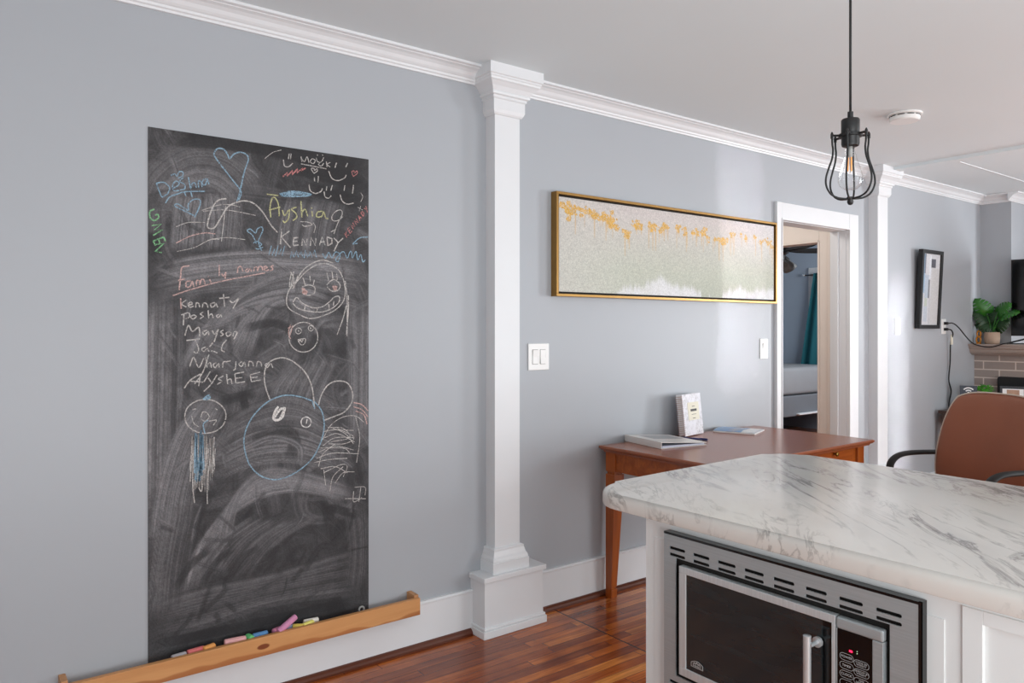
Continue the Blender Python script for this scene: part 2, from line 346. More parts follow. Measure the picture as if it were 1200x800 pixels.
CHAIR_LOC = (4.250,1.752,0); CHAIR_ROT = math.radians(156); FAN_A = -.75
MONST = [((7.33,2.795,1.575),(-.2,.45,.75),(-1,-.2,.25),.155,'leaf'),((7.31,2.605,1.555),(-.1,-.75,.5),(-1,.1,.45),.135,'leaf'),
 ((7.34,2.79,1.47),(-.3,.6,.6),(-.7,-.5,.6),.17,'leafdark'),((7.38,2.70,1.49),(.1,-.35,.8),(-1,0,.1),.17,'leafdark'),
 ((7.28,2.545,1.505),(-.2,-1,.12),(-.6,0,.8),.14,'leaf'),((7.33,2.76,1.40),(-.2,.7,.1),(-.8,-.1,.6),.15,'leafdark'),((7.34,2.63,1.42),(0,-.5,.3),(-1,0,.2),.13,'leafdark')]
CHALK = {
 'name_blue': [('b',5,1,[(25,194),(34,219),(42,239)]), ('b',5,1,[(25,194),(49,188),(68,204),(62,226),(42,242)]), ('b',5,1,[(77,206),(93,197),(100,184),(89,179),(79,194),(81,213),(100,211)]), ('b',5,1,[(114,164),(102,178),(117,187),(119,202),(103,209)]), ('b',5,1,[(131,160),(139,203)]), ('b',5,1,[(139,199),(145,180),(154,179),(158,195)]), ('b',5,1,[(166,193),(165,171),(175,171),(178,190)]), ('b',5,1,[(199,159),(184,161),(179,178),(189,181),(196,163),(202,177)]), ('b',5,1,[(72,161),(86,154),(93,161),(100,145),(112,144),(112,158),(96,168)]), ('b',5,1,[(83,231),(117,214),(188,204)]), ('b',5,1,[(117,213),(123,229)]), ('b',5,1,[(139,211),(144,229)]), ('b',5,1,[(55,260),(69,237),(96,223)])],
 'heart_big': [('b',6,1,[(309,223),(317,191),(290,156),(238,94),(220,66),(231,44),(253,42),(268,59),(275,74),(290,56),(313,45),(336,50),(344,68),(328,120),(313,191),(302,231)])],
 'heart_mid': [('b',5,1,[(156,298),(121,283),(86,268),(96,259),(117,272),(131,278),(131,256),(149,238),(170,237),(170,259),(152,302)])],
 'heart_low': [('b',5,1,[(374,380),(359,350),(340,336),(351,328),(371,341),(378,325),(394,317),(398,331),(382,371),(394,406)]), ('b',4,1,[(363,380),(374,372),(394,382),(382,393)]), ('b',4,1,[(371,399),(382,401),(399,393)])],
 'name_green': [('g',6,1,[(19,285),(5,294),(5,315),(19,325),(32,313),(29,302),(21,307)]), ('g',6,0,[(10,343),(41,336),(19,357),(45,355),(15,377)]), ('g',6,0,[(15,397),(49,380)]), ('g',6,0,[(15,397),(22,412)]), ('g',6,0,[(32,389),(37,403)]), ('g',6,0,[(49,380),(55,396)]), ('g',6,0,[(23,408),(50,402),(21,433),(43,435)])],
 'arc': [('w',6,1,[(264,223),(238,230),(217,255),(199,309),(199,335),(220,334),(238,306),(268,254),(305,231),(336,224),(367,232),(398,260),(429,305),(455,333)]), ('w',3,1,[(177,274),(238,249),(283,244),(313,249)]), ('w',3,1,[(181,277),(253,265),(313,268),(371,275)]), ('w',3,1,[(261,250),(246,381)]), ('w',3,1,[(209,376),(268,366),(332,369)]), ('w',3,1,[(93,428),(152,410),(202,380),(238,374)]), ('w',3,1,[(89,341),(131,322),(188,317)]), ('w',3,1,[(406,56),(437,28),(470,14)]), ('p',4,1,[(89,399),(138,370),(188,355),(224,356)])],
 'smiles': [('w',5,1,[(478,50),(482,73),(498,75),(515,59)]), ('w',5,1,[(501,23),(498,45)]), ('w',5,1,[(509,22),(506,44)]), ('w',5,1,[(663,70),(677,98),(703,104),(730,91),(739,77)]), ('w',5,1,[(697,33),(690,54)]), ('w',5,1,[(745,28),(736,46)]), ('w',5,1,[(581,133),(586,157),(607,166),(629,157),(637,143)]), ('w',5,1,[(603,102),(604,119)]), ('w',5,1,[(620,96),(618,121)]), ('w',5,1,[(644,155),(648,175),(663,179),(674,168)]), ('w',5,1,[(655,133),(653,150)]), ('w',5,1,[(679,125),(672,148)]), ('w',5,1,[(712,160),(721,184),(743,195),(771,188)]), ('w',5,1,[(733,120),(729,142)]), ('w',5,1,[(771,114),(766,150)]), ('w',3,1,[(803,142),(812,158),(803,180)]), ('w',3,1,[(789,203),(812,213)]), ('w',3,1,[(803,197),(796,219)])],
 'word_small': [('w',4,1,[(548,28),(552,50)]), ('w',4,1,[(548,32),(562,47),(573,26),(581,48)]), ('w',4,1,[(594,30),(586,43),(598,50),(607,36),(596,30)]), ('w',4,1,[(611,24),(616,39),(633,37),(642,19)]), ('w',4,1,[(616,11),(616,16)]), ('w',4,1,[(637,8),(638,13)]), ('w',4,1,[(629,38),(620,51),(633,54),(642,42)]), ('w',4,1,[(653,34),(656,56)]), ('w',4,1,[(670,35),(656,45),(670,54)]), ('w',4,1,[(548,57),(603,60),(653,63)]), ('w',4,1,[(601,88),(590,71),(601,68),(604,76),(613,68),(616,76),(601,88)])],
 'scribble_pink': [('r',6,0,[(476,116),(494,98),(492,112),(515,87),(512,104),(535,78),(531,95),(556,72),(548,85),(567,71)])],
 'heart_pink': [('r',4,1,[(769,78),(763,62),(773,56),(775,65),(785,55),(787,65),(769,80)])],
 'patch_blue': [('b',9,1,[(462,185),(519,169),(590,173),(535,185),(470,189),(519,177),(569,173)])],
 'name_yellow': [('y',6,1,[(429,277),(426,242),(433,206),(445,201),(458,223),(462,270)]), ('y',6,1,[(422,250),(466,234)]), ('y',6,1,[(414,190),(458,191)]), ('y',6,1,[(474,245),(482,265),(498,243)]), ('y',6,1,[(502,239),(498,275),(484,292),(476,285)]), ('y',6,1,[(531,228),(510,238),(527,252),(531,268),(515,282)]), ('y',6,1,[(548,202),(552,266)]), ('y',6,1,[(552,246),(565,233),(576,260)]), ('y',6,1,[(593,238),(596,260)]), ('y',6,1,[(591,223),(593,228)]), ('y',6,1,[(637,234),(616,240),(613,258),(633,255),(642,236),(650,258),(662,262)])],
 'name_white': [('w',6,0,[(472,317),(466,377)]), ('w',6,0,[(502,323),(470,349),(506,387)]), ('w',6,0,[(519,350),(517,379)]), ('w',6,0,[(517,350),(537,346)]), ('w',6,0,[(517,363),(534,361)]), ('w',6,0,[(517,379),(539,375)]), ('w',6,0,[(552,377),(554,347),(570,376),(573,348)]), ('w',6,0,[(586,375),(590,342),(607,373),(610,343)]), ('w',6,0,[(624,371),(635,337),(648,369)]), ('w',6,0,[(627,358),(646,354)]), ('w',6,0,[(656,335),(659,370)]), ('w',6,0,[(656,335),(677,341),(677,359),(659,370)]), ('w',6,0,[(685,337),(703,353)]), ('w',6,0,[(725,335),(703,355),(685,391)]), ('w',4,1,[(544,283),(577,283),(594,291),(565,300),(552,295)]), ('w',4,1,[(598,283),(607,298),(601,323)]), ('w',4,1,[(685,321),(703,274),(721,239),(716,222),(694,229),(677,251),(681,267),(703,265),(725,247)]), ('w',4,1,[(672,314),(690,304)])],
 'name_red': [('r',4.5,0,[(742,331),(731,315)]), ('r',4.5,0,[(739,306),(737,324),(750,320)]), ('r',4.5,0,[(753,287),(745,297),(756,313),(764,303)]), ('r',4.5,0,[(750,305),(757,297)]), ('r',4.5,0,[(770,295),(759,279),(778,285),(767,269)]), ('r',4.5,0,[(785,276),(774,261),(793,266),(782,251)]), ('r',4.5,0,[(799,258),(793,237),(808,247)]), ('r',4.5,0,[(797,250),(802,243)]), ('r',4.5,0,[(814,239),(803,224),(811,219),(818,226),(814,239)]), ('r',4.5,0,[(818,205),(827,208)]), ('r',4.5,0,[(826,195),(833,221)])],
 'grass_blue': [('b',4,1,[(422,420),(431,385)]), ('b',4,1,[(434,422),(444,395)]), ('b',4,1,[(447,424),(457,383)]), ('b',4,1,[(460,417),(470,394)]), ('b',4,1,[(473,420),(483,382)]), ('b',4,0,[(506,428),(511,402),(520,424)]), ('b',4,0,[(524,420),(529,395),(538,423)]), ('b',4,0,[(543,412),(548,400),(556,422)]), ('b',4,0,[(561,425),(566,392),(575,421)]), ('b',4,0,[(580,417),(585,398),(593,420)]), ('b',4,0,[(598,408),(604,390),(612,419)]), ('b',5,1,[(637,403),(650,420),(663,397),(677,417),(692,393),(712,402),(703,432),(694,420),(725,389),(743,415),(753,392),(762,387),(766,413),(782,385),(789,419),(803,397),(812,426),(824,417)]), ('b',5,1,[(766,357),(798,329),(836,322)]), ('b',5,1,[(766,357),(789,351)])],
 'heading': [('p',5.5,1,[(135,477),(110,484),(105,517),(100,565)]), ('p',5.5,1,[(96,531),(121,524)]), ('p',5.5,1,[(139,530),(124,535),(124,552),(137,551),(144,532),(149,552)]), ('p',5.5,1,[(158,548),(159,530),(168,528),(170,544),(175,525),(184,525),(188,540)]), ('p',5.5,1,[(204,522),(209,535)]), ('p',5.5,1,[(199,510),(200,514)]), ('p',5.5,1,[(238,468),(238,509)]), ('p',5.5,1,[(247,500),(253,509),(262,494)]), ('p',5.5,1,[(262,494),(259,518)]), ('p',5.5,1,[(303,495),(307,474),(317,471),(324,489)]), ('p',5.5,1,[(344,476),(334,483),(340,490),(351,477),(355,488)]), ('p',5.5,1,[(364,487),(367,471),(376,471),(378,484),(384,468),(394,467),(398,480)]), ('p',5.5,1,[(403,475),(415,469),(407,464),(402,473),(410,481),(422,477)]), ('p',5.5,1,[(439,460),(429,466),(437,472),(433,478),(426,480)]), ('p',5.5,1,[(79,585),(138,562),(238,530),(328,508),(406,490)])],
 'list1': [('p',6,1,[(105,594),(107,631)]), ('w',5,1,[(124,599),(109,614),(124,625)]), ('w',5,1,[(131,618),(144,613),(139,606),(130,616),(137,625),(149,621)]), ('w',5,1,[(156,626),(158,610),(166,611),(170,625)]), ('w',5,1,[(179,626),(182,610),(193,611),(199,626)]), ('w',5,1,[(222,606),(208,612),(211,624),(222,618),(225,609),(233,624)]), ('w',5,1,[(253,575),(257,621)]), ('w',5,1,[(238,591),(275,586)]), ('w',5,1,[(275,598),(287,605),(309,589)]), ('w',5,1,[(309,589),(287,628)])],
 'list2': [('w',5,1,[(116,649),(114,690)]), ('w',5,1,[(107,653),(131,645),(135,660),(117,668)]), ('w',5,1,[(149,652),(139,660),(147,667),(158,658),(149,652)]), ('w',5,1,[(182,642),(172,649),(182,657),(170,666)]), ('w',5,1,[(199,635),(201,665)]), ('w',5,1,[(201,656),(211,648),(217,663)]), ('w',5,1,[(238,649),(228,655),(235,661),(244,651),(247,660)])],
 'list3': [('w',5.5,1,[(119,727),(131,690),(145,712),(166,697),(170,729)]), ('w',5.5,1,[(195,707),(181,714),(186,725),(199,712),(202,727)]), ('w',5.5,1,[(213,708),(222,722),(235,704)]), ('w',5.5,1,[(235,704),(220,750)]), ('w',5.5,1,[(253,707),(242,714),(253,722),(242,729)]), ('w',5.5,1,[(272,712),(262,720),(269,730),(281,720),(272,712)]), ('w',5.5,1,[(287,730),(292,714),(302,716),(296,731),(290,742)])],
 'list4': [('w',5,1,[(124,744),(170,739)]), ('w',5,1,[(154,742),(166,775),(159,790),(149,784)]), ('w',5,1,[(191,768),(177,775),(184,784),(195,774),(202,785)]), ('w',5,1,[(204,768),(215,753)]), ('w',5,1,[(209,783),(220,785),(231,791)]), ('w',5,1,[(264,743),(250,761),(246,780),(257,788)])],
 'list5': [('w',5,1,[(135,838),(149,805),(166,842),(184,809)]), ('w',5,1,[(202,795),(181,858),(152,901)]), ('w',5,1,[(191,806),(195,843)]), ('w',5,1,[(196,832),(206,825),(211,844)]), ('w',5,1,[(228,825),(217,833),(224,844),(235,829),(238,844)]), ('w',5,1,[(250,845),(252,826),(262,822)]), ('w',5,1,[(261,824),(279,821)]), ('w',5,1,[(298,823),(296,850),(287,857)]), ('w',5,1,[(321,824),(309,833),(319,843),(328,826),(334,844)]), ('w',5,1,[(344,844),(347,826),(359,829),(363,844)]), ('w',5,1,[(374,845),(378,827),(390,830),(394,845)]), ('w',5,1,[(422,831),(407,838),(415,850),(428,835),(437,851)])],
 'list6': [('w',5,1,[(117,914),(138,886),(173,865)]), ('w',5,1,[(173,865),(166,909)]), ('w',5,1,[(139,890),(181,895)]), ('w',5,1,[(206,858),(184,895)]), ('w',5,1,[(199,881),(209,896)]), ('w',5,1,[(230,871),(209,904),(184,929)]), ('w',5,1,[(253,875),(235,886),(247,894),(231,906)]), ('w',5,1,[(264,868),(268,906)]), ('w',5,1,[(268,891),(279,888),(284,906)]), ('w',5,1,[(294,869),(298,904)]), ('w',5,1,[(294,869),(328,864)]), ('w',5,1,[(296,886),(321,884)]), ('w',5,1,[(298,904),(332,900)]), ('w',5,1,[(351,875),(355,901)]), ('w',5,1,[(351,875),(388,866)]), ('w',5,1,[(353,887),(378,884)]), ('w',5,1,[(355,901),(390,896)])],
 'girl': [('w',5,1,[(523,520),(498,557),(490,597),(502,625),(544,648),(586,662),(637,651),(690,627),(725,592),(734,550),(725,500),(703,463),(663,444),(620,446),(569,477),(527,524)]), ('w',5,1,[(510,484),(504,512),(502,541)]), ('w',5,1,[(519,480),(506,548)]), ('w',5,1,[(506,480),(519,508),(515,548)]), ('w',5,1,[(535,495),(519,544)]), ('w',5,1,[(527,524),(552,478),(594,444),(637,429),(681,437)]), ('w',5,1,[(734,508),(742,575),(743,659),(742,732)]), ('w',5,1,[(748,566),(748,625),(739,726)]), ('w',5,1,[(739,608),(725,659),(699,726)]), ('w',5,1,[(552,539),(577,530),(603,537),(604,558),(586,570),(560,567),(552,547)]), ('w',5,1,[(556,502),(565,530)]), ('w',5,1,[(584,493),(586,517)]), ('w',5,1,[(603,509),(598,529)]), ('w',5,1,[(655,527),(672,510),(690,505),(712,525),(703,546),(677,551),(656,535)]), ('w',5,1,[(655,478),(663,510)]), ('w',5,1,[(677,473),(681,501)]), ('w',5,1,[(697,480),(699,505)]), ('w',5,1,[(515,600),(531,580),(552,600),(594,619),(637,614),(672,589),(685,576),(706,571),(708,592),(681,618),(637,635),(586,634),(539,624),(515,603)]), ('w',5,1,[(565,611),(562,629)]), ('w',5,1,[(616,619),(613,637)]), ('w',5,1,[(663,603),(665,622)]), ('w',5,1,[(685,591),(683,609)]), ('p',12,1,[(552,543),(562,551),(556,561),(570,556),(565,569)]), ('p',10,1,[(679,533),(697,534),(685,543),(699,542)])],
 'face_small': [('w',5,1,[(615,753),(607,768),(596,780),(582,789),(566,793),(550,793),(534,788),(520,779),(509,767),(502,752),(500,736),(502,720),(508,705),(518,693),(532,683),(547,678),(564,677),(580,681),(594,689),(606,701),(614,716),(617,732),(616,749)]), ('w',4,1,[(549,714),(545,719),(538,722),(531,720),(527,714),(527,707),(530,702),(537,699),(544,701),(549,706),(549,713)]), ('w',4,1,[(598,704),(594,709),(589,711),(583,709),(579,704),(578,698),(582,692),(588,690),(594,692),(598,696),(598,703)]), ('w',5,1,[(538,707),(539,714)]), ('w',5,1,[(587,697),(589,704)]), ('w',4,1,[(535,745),(565,741),(562,761),(548,765),(535,747)]), ('w',6,1,[(539,753),(545,743),(550,754),(557,743)]), ('p',4,1,[(506,685),(498,717),(506,741)]), ('p',4,1,[(494,701),(509,694)]), ('p',4,1,[(515,689),(504,729)])],
 'creature': [('w',6,1,[(426,975),(406,912),(406,861),(422,831),(453,816),(486,816),(527,837),(569,879),(594,937),(603,1015)]), ('w',6,1,[(620,1004),(633,964),(659,928),(699,913),(743,923),(766,962),(762,1004),(730,1040),(690,1054),(646,1067)]), ('b',6,1,[(594,987),(544,968),(486,959),(429,974),(382,1008),(347,1053),(328,1109),(332,1163),(351,1216),(390,1259),(445,1280),(502,1272),(560,1243),(603,1203),(633,1144),(644,1087),(633,1029),(603,990)]), ('W',11,1,[(458,1001),(445,1020),(439,1044),(447,1052),(462,1051),(474,1042),(479,1027),(483,1009),(474,1010),(463,1014),(453,1027)]), ('W',8,1,[(470,1006),(441,1048),(462,1049),(482,1011)]), ('W',5,1,[(588,1077),(584,1084),(576,1089),(568,1089),(559,1086),(552,1080),(549,1071),(549,1063),(553,1055),(560,1050),(569,1049),(578,1052),(585,1058),(589,1066),(589,1075)]), ('W',5,1,[(573,1057),(570,1075)]), ('b',5,1,[(593,984),(604,1019)])],
 'scribble_white': [('w',3.5,1,[(637,1144),(672,1089),(725,1060),(780,1060),(817,1088)]), ('w',3.5,1,[(642,1112),(690,1109),(771,1118)]), ('w',3.5,1,[(646,1137),(699,1125),(775,1165)]), ('w',3.5,1,[(637,1169),(690,1141),(771,1148)]), ('w',3.5,1,[(620,1192),(690,1174),(771,1198)]), ('w',3.5,1,[(611,1216),(681,1202),(794,1216)]), ('w',3.5,1,[(603,1231),(672,1226),(743,1229)]), ('w',3.5,1,[(629,1259),(690,1257),(743,1288)]), ('w',3.5,1,[(668,1354),(681,1298),(725,1261)]), ('w',3.5,1,[(690,1324),(725,1286),(775,1288)]), ('w',3.5,1,[(780,1064),(798,1150),(784,1251)]), ('w',3.5,1,[(659,1097),(725,1106),(753,1146),(672,1156)]), ('w',3.5,1,[(663,1163),(725,1169),(766,1160)]), ('w',3.5,1,[(642,1276),(716,1252),(743,1263),(725,1303)]), ('w',3.5,1,[(620,1249),(637,1202),(690,1166)]), ('w',3.5,1,[(672,1098),(734,1128),(771,1173)]), ('w',3.5,1,[(734,1392),(826,1405)]), ('w',3.5,1,[(771,1367),(771,1410),(808,1398)]), ('w',3.5,1,[(803,1355),(794,1413)]), ('w',3.5,1,[(775,1351),(822,1357),(822,1391)]), ('w',3.5,1,[(642,1264),(650,1327)]), ('w',3.5,1,[(699,1104),(766,1139),(771,1156)]), ('w',3.5,1,[(629,1176),(725,1186),(753,1207)]), ('p',5,1,[(771,1004),(808,1015),(840,1043)]), ('p',5,1,[(771,1021),(808,1036),(837,1068)]), ('p',5,1,[(780,1039),(817,1058),(831,1097)])],
 'jelly': [('w',5,1,[(259,1043),(250,1058),(236,1070),(219,1078),(199,1081),(179,1080),(160,1073),(143,1063),(130,1049),(122,1033),(119,1016),(121,1000),(128,984),(141,972),(157,963),(176,959),(196,959),(216,964),(234,974),(248,987),(258,1003),(262,1021),(260,1038)]), ('w',4,1,[(145,993),(156,990)]), ('w',4,1,[(224,994),(231,999)]), ('w',4,1,[(173,1021),(181,1003),(195,1008),(202,1023),(188,1037),(175,1029)]), ('w',4,1,[(142,1015),(149,1041),(166,1056)]), ('w',4,1,[(202,1038),(228,1036),(217,1054)]), ('b',9,1,[(182,958),(199,945),(204,954),(189,958)]), ('b',5,1,[(188,1082),(182,1048),(199,1034)]), ('w',4.5,0,[(137,1250),(144,1086),(145,1240),(148,1101),(148,1229),(155,1092),(157,1229),(158,1100),(159,1255),(166,1082),(164,1245),(171,1092),(170,1242),(172,1088),(177,1245),(178,1089),(181,1245),(184,1084),(190,1248),(191,1089),(196,1257),(194,1093),(200,1254),(204,1096),(206,1253),(206,1101),(212,1259),(213,1101),(213,1243),(220,1097)]), ('w',4.5,0,[(146,1287),(144,1171),(151,1282),(153,1178),(155,1279),(158,1174),(160,1274),(164,1197),(168,1279),(168,1178),(169,1265),(174,1180),(176,1289),(180,1187),(181,1266),(184,1176),(188,1294),(192,1178),(196,1289),(198,1199),(201,1290),(201,1201)]), ('w',4,0,[(136,1209),(141,1111),(144,1215),(145,1123),(149,1218),(153,1113),(159,1229),(161,1117),(167,1234),(171,1122),(177,1211),(180,1120),(180,1213),(184,1135),(188,1226),(194,1124),(197,1213),(198,1120),(206,1224),(207,1131),(212,1221),(218,1135),(219,1230),(224,1140)]), ('b',9,0,[(152,1221),(156,1078),(160,1209),(159,1085),(164,1214),(171,1076),(172,1222),(174,1068),(177,1233),(179,1084),(183,1212)]), ('b',7,0,[(154,1247),(158,1159),(159,1255),(166,1177),(168,1252),(170,1164),(170,1249),(173,1182)]), ('w',4,1,[(145,1241),(147,1286),(152,1328)]), ('w',4,1,[(195,1255),(196,1338)]), ('w',4,1,[(166,1274),(175,1290),(181,1261)]), ('w',4,1,[(211,1227),(222,1205),(215,1159)])],
}
SMEARS = [
 (0.30,36,[(59,287),(87,223),(137,179),(185,166),(234,176),(274,207),(296,249)]),
 (0.34,36,[(32,281),(66,203),(128,149),(188,132),(247,144),(297,182),(326,234)]),
 (0.30,36,[(6,276),(46,183),(118,118),(190,98),(261,111),(321,157),(355,219)]),
 (0.34,36,[(-21,271),(25,163),(109,88),(192,64),(275,78),(345,131),(386,204)]),
 (0.22,36,[(-42,267),(9,148),(102,63),(193,36),(286,52),(365,111),(410,191)]),
 (0.35,29,[(104,216),(95,308),(84,430)]),
 (0.38,29,[(137,212),(121,305),(110,428)]),
 (0.37,29,[(162,209),(147,303),(136,427)]),
 (0.28,29,[(172,208),(174,301),(162,425)]),
 (0.39,29,[(206,205),(200,298),(188,423)]),
 (0.39,29,[(213,204),(227,296),(215,422)]),
 (0.34,29,[(245,200),(255,293),(243,420)]),
 (0.35,29,[(285,196),(282,291),(270,418)]),
 (0.28,29,[(300,194),(310,289),(298,417)]),
 (0.25,32,[(479,198),(452,299),(433,425)]),
 (0.33,32,[(513,194),(486,296),(466,423)]),
 (0.31,32,[(547,190),(520,293),(499,421)]),
 (0.24,32,[(582,187),(554,290),(534,419)]),
 (0.32,32,[(618,183),(589,287),(568,417)]),
 (0.24,32,[(653,179),(625,284),(603,415)]),
 (0.29,32,[(690,176),(661,281),(639,412)]),
 (0.24,32,[(727,172),(697,278),(675,410)]),
 (0.42,32,[(6,497),(188,448),(406,420),(646,419),(833,437)]),
 (0.50,32,[(6,521),(188,473),(406,446),(646,446),(833,465)]),
 (0.42,32,[(6,544),(188,498),(406,471),(646,473),(833,493)]),
 (0.36,32,[(6,571),(188,525),(406,501),(646,504),(833,525)]),
 (0.28,32,[(6,601),(188,556),(406,533),(646,538),(833,560)]),
 (0.42,32,[(20,568),(14,836),(9,1103),(6,1341)]),
 (0.38,32,[(42,567),(36,837),(31,1106),(28,1344)]),
 (0.34,32,[(64,566),(59,837),(53,1108),(50,1348)]),
 (0.28,32,[(87,566),(81,838),(76,1110),(73,1351)]),
 (0.20,32,[(107,565),(101,839),(95,1112),(93,1354)]),
 (0.36,29,[(95,869),(174,733),(326,629),(540,592),(701,633)]),
 (0.40,29,[(113,857),(194,708),(342,603),(540,562),(701,602)]),
 (0.34,29,[(130,846),(215,683),(358,577),(540,532),(701,571)]),
 (0.30,29,[(147,834),(236,658),(374,550),(540,502),(701,540)]),
 (0.34,29,[(165,822),(258,633),(390,524),(540,472),(701,509)]),
 (0.38,26,[(255,812),(342,670),(472,593),(618,658)]),
 (0.38,26,[(276,813),(361,660),(486,593),(618,658)]),
 (0.38,26,[(298,813),(380,650),(499,593),(618,658)]),
 (0.38,26,[(320,814),(400,640),(513,592),(618,658)]),
 (0.38,26,[(342,814),(419,630),(527,592),(618,658)]),
 (0.30,29,[(749,580),(760,859),(757,1173)]),
 (0.35,29,[(768,580),(775,859),(772,1174)]),
 (0.30,29,[(787,579),(791,860),(787,1175)]),
 (0.35,29,[(806,579),(806,860),(802,1177)]),
 (0.30,29,[(825,578),(821,861),(817,1178)]),
 (0.35,29,[(845,578),(837,861),(833,1180)]),
 (0.34,26,[(433,1045),(446,931),(523,835)]),
 (0.34,26,[(462,1047),(483,933),(558,829)]),
 (0.34,26,[(493,1049),(520,935),(593,823)]),
 (0.34,26,[(523,1051),(558,937),(628,818)]),
 (0.34,26,[(554,1054),(596,938),(664,812)]),
 (0.34,26,[(586,1056),(635,940),(701,805)]),
 (0.40,26,[(218,1248),(374,1202),(540,1213),(738,1282)]),
 (0.38,26,[(221,1217),(374,1166),(540,1173),(738,1254)]),
 (0.36,26,[(224,1186),(374,1131),(540,1133),(738,1227)]),
 (0.34,26,[(227,1155),(374,1095),(540,1093),(738,1199)]),
 (0.32,26,[(230,1124),(374,1060),(540,1053),(738,1171)]),
 (0.30,26,[(233,1093),(374,1024),(540,1012),(738,1143)]),
 (0.28,26,[(236,1062),(374,989),(540,972),(738,1115)]),
 (0.44,26,[(87,1716),(174,1489),(326,1356),(523,1324),(775,1402)]),
 (0.42,26,[(113,1698),(194,1465),(339,1339),(523,1314),(775,1395)]),
 (0.40,26,[(139,1679),(215,1440),(351,1321),(523,1304),(775,1388)]),
 (0.38,26,[(165,1660),(236,1416),(364,1304),(523,1294),(775,1381)]),
 (0.36,26,[(191,1641),(258,1391),(377,1286),(523,1284),(775,1374)]),
 (0.34,26,[(218,1622),(279,1365),(390,1268),(523,1274),(775,1367)]),
 (0.32,26,[(246,1602),(301,1340),(403,1250),(523,1264),(775,1360)]),
 (0.40,29,[(17,1462),(45,1257),(107,1067),(212,942)]),
 (0.39,29,[(31,1464),(59,1259),(121,1068),(221,942)]),
 (0.37,29,[(45,1467),(73,1260),(136,1069),(230,943)]),
 (0.36,29,[(59,1469),(87,1262),(150,1071),(239,943)]),
 (0.34,29,[(73,1472),(101,1264),(165,1072),(249,944)]),
 (0.33,29,[(87,1474),(115,1266),(180,1073),(258,944)]),
 (0.31,29,[(101,1477),(130,1268),(194,1074),(267,945)]),
 (0.30,29,[(115,1479),(144,1269),(209,1075),(276,945)]),
 (0.34,29,[(6,1698),(23,1522),(50,1318)]),
 (0.31,29,[(25,1702),(42,1526),(73,1321)]),
 (0.28,29,[(45,1707),(62,1530),(95,1324)]),
 (0.25,29,[(64,1711),(81,1534),(118,1327)]),
 (0.22,29,[(84,1716),(101,1537),(141,1330)]),
 (0.19,29,[(104,1720),(121,1541),(165,1334)]),
 (0.30,26,[(153,1593),(243,1486),(374,1411)]),
 (0.30,26,[(188,1600),(285,1490),(419,1418)]),
 (0.30,26,[(224,1607),(329,1494),(466,1425)]),
 (0.30,26,[(261,1615),(374,1498),(513,1432)]),
 (0.30,26,[(298,1622),(419,1503),(561,1440)]),
 (0.30,26,[(336,1629),(466,1507),(610,1447)]),
 (0.26,29,[(12,1773),(188,1771),(439,1748),(814,1777)]),
 (0.26,29,[(12,1747),(188,1740),(439,1722),(814,1735)]),
 (0.26,29,[(12,1720),(188,1709),(439,1696),(814,1693)]),
 (0.26,29,[(12,1693),(188,1678),(439,1670),(814,1650)]),
 (0.26,29,[(12,1666),(188,1647),(439,1643),(814,1608)]),
 (0.24,26,[(738,1414),(764,1592),(749,1764)]),
 (0.24,26,[(757,1417),(779,1595),(764,1767)]),
 (0.24,26,[(775,1419),(794,1598),(779,1770)]),
 (0.24,26,[(794,1422),(810,1600),(794,1773)]),
 (0.24,26,[(814,1425),(825,1603),(810,1777)]),
 (0.08,23,[(87,1625),(144,1545),(218,1497)]),
 (0.08,23,[(174,1631),(233,1550),(304,1512)]),
 (0.08,23,[(264,1637),(326,1554),(393,1528)]),
 (0.08,23,[(358,1643),(423,1559),(486,1544)]),
 (0.08,23,[(456,1650),(523,1564),(582,1561)]),
 (0.08,23,[(558,1657),(628,1569),(682,1578)]),
 (0.02,52,[(12,32),(374,15),(825,48)]),
 (0.02,58,[(523,70),(814,103)]),
 (0.03,46,[(575,147),(833,189)]),
 (0.02,32,[(6,1802),(249,1810),(825,1815)]),
 (0.03,29,[(6,1846),(249,1848),(825,1847)]),
 (0.05,39,[(12,360),(28,448)]),
 (0.06,29,[(326,702),(439,679),(523,712)]),
 (0.05,26,[(320,925),(336,1006)]),
 (0.06,32,[(233,968),(374,944)]),
 (0.08,46,[(342,1134),(472,1097),(523,1134),(506,1216)]),
 (0.40,23,[(326,1149),(439,1117),(540,1159),(547,1237)]),
 (0.04,29,[(664,1404),(675,1474)]),
 (0.05,29,[(664,1417),(757,1452)])]
# ================================================================== the setting
H = 2.565; WY = 2.85; DX0, DX1, DH = 4.345, 5.17, 2.085
bm = new(); box(bm, -3, 10, -3.2, 7.2, -.1, 0); struct('floor', bm, 'floor')
bm = new(); box(bm, -3, 10, -3.2, 7.2, H, H+.1); struct('ceiling', bm, 'ceil')
bm = new(); box(bm, -3, DX0, WY, WY+.12, 0, H); box(bm, DX1, 7.46, WY, WY+.12, 0, H); box(bm, DX0, DX1, WY, WY+.12, DH, H)
struct('wall_left', bm, 'wall')
bm = new(); box(bm, 7.46, 9.2, 2.604, WY+.12, 0, H); box(bm, 9.08, 9.2, -3.2, 2.604, 0, H); struct('wall_fireplace', bm, 'wall')
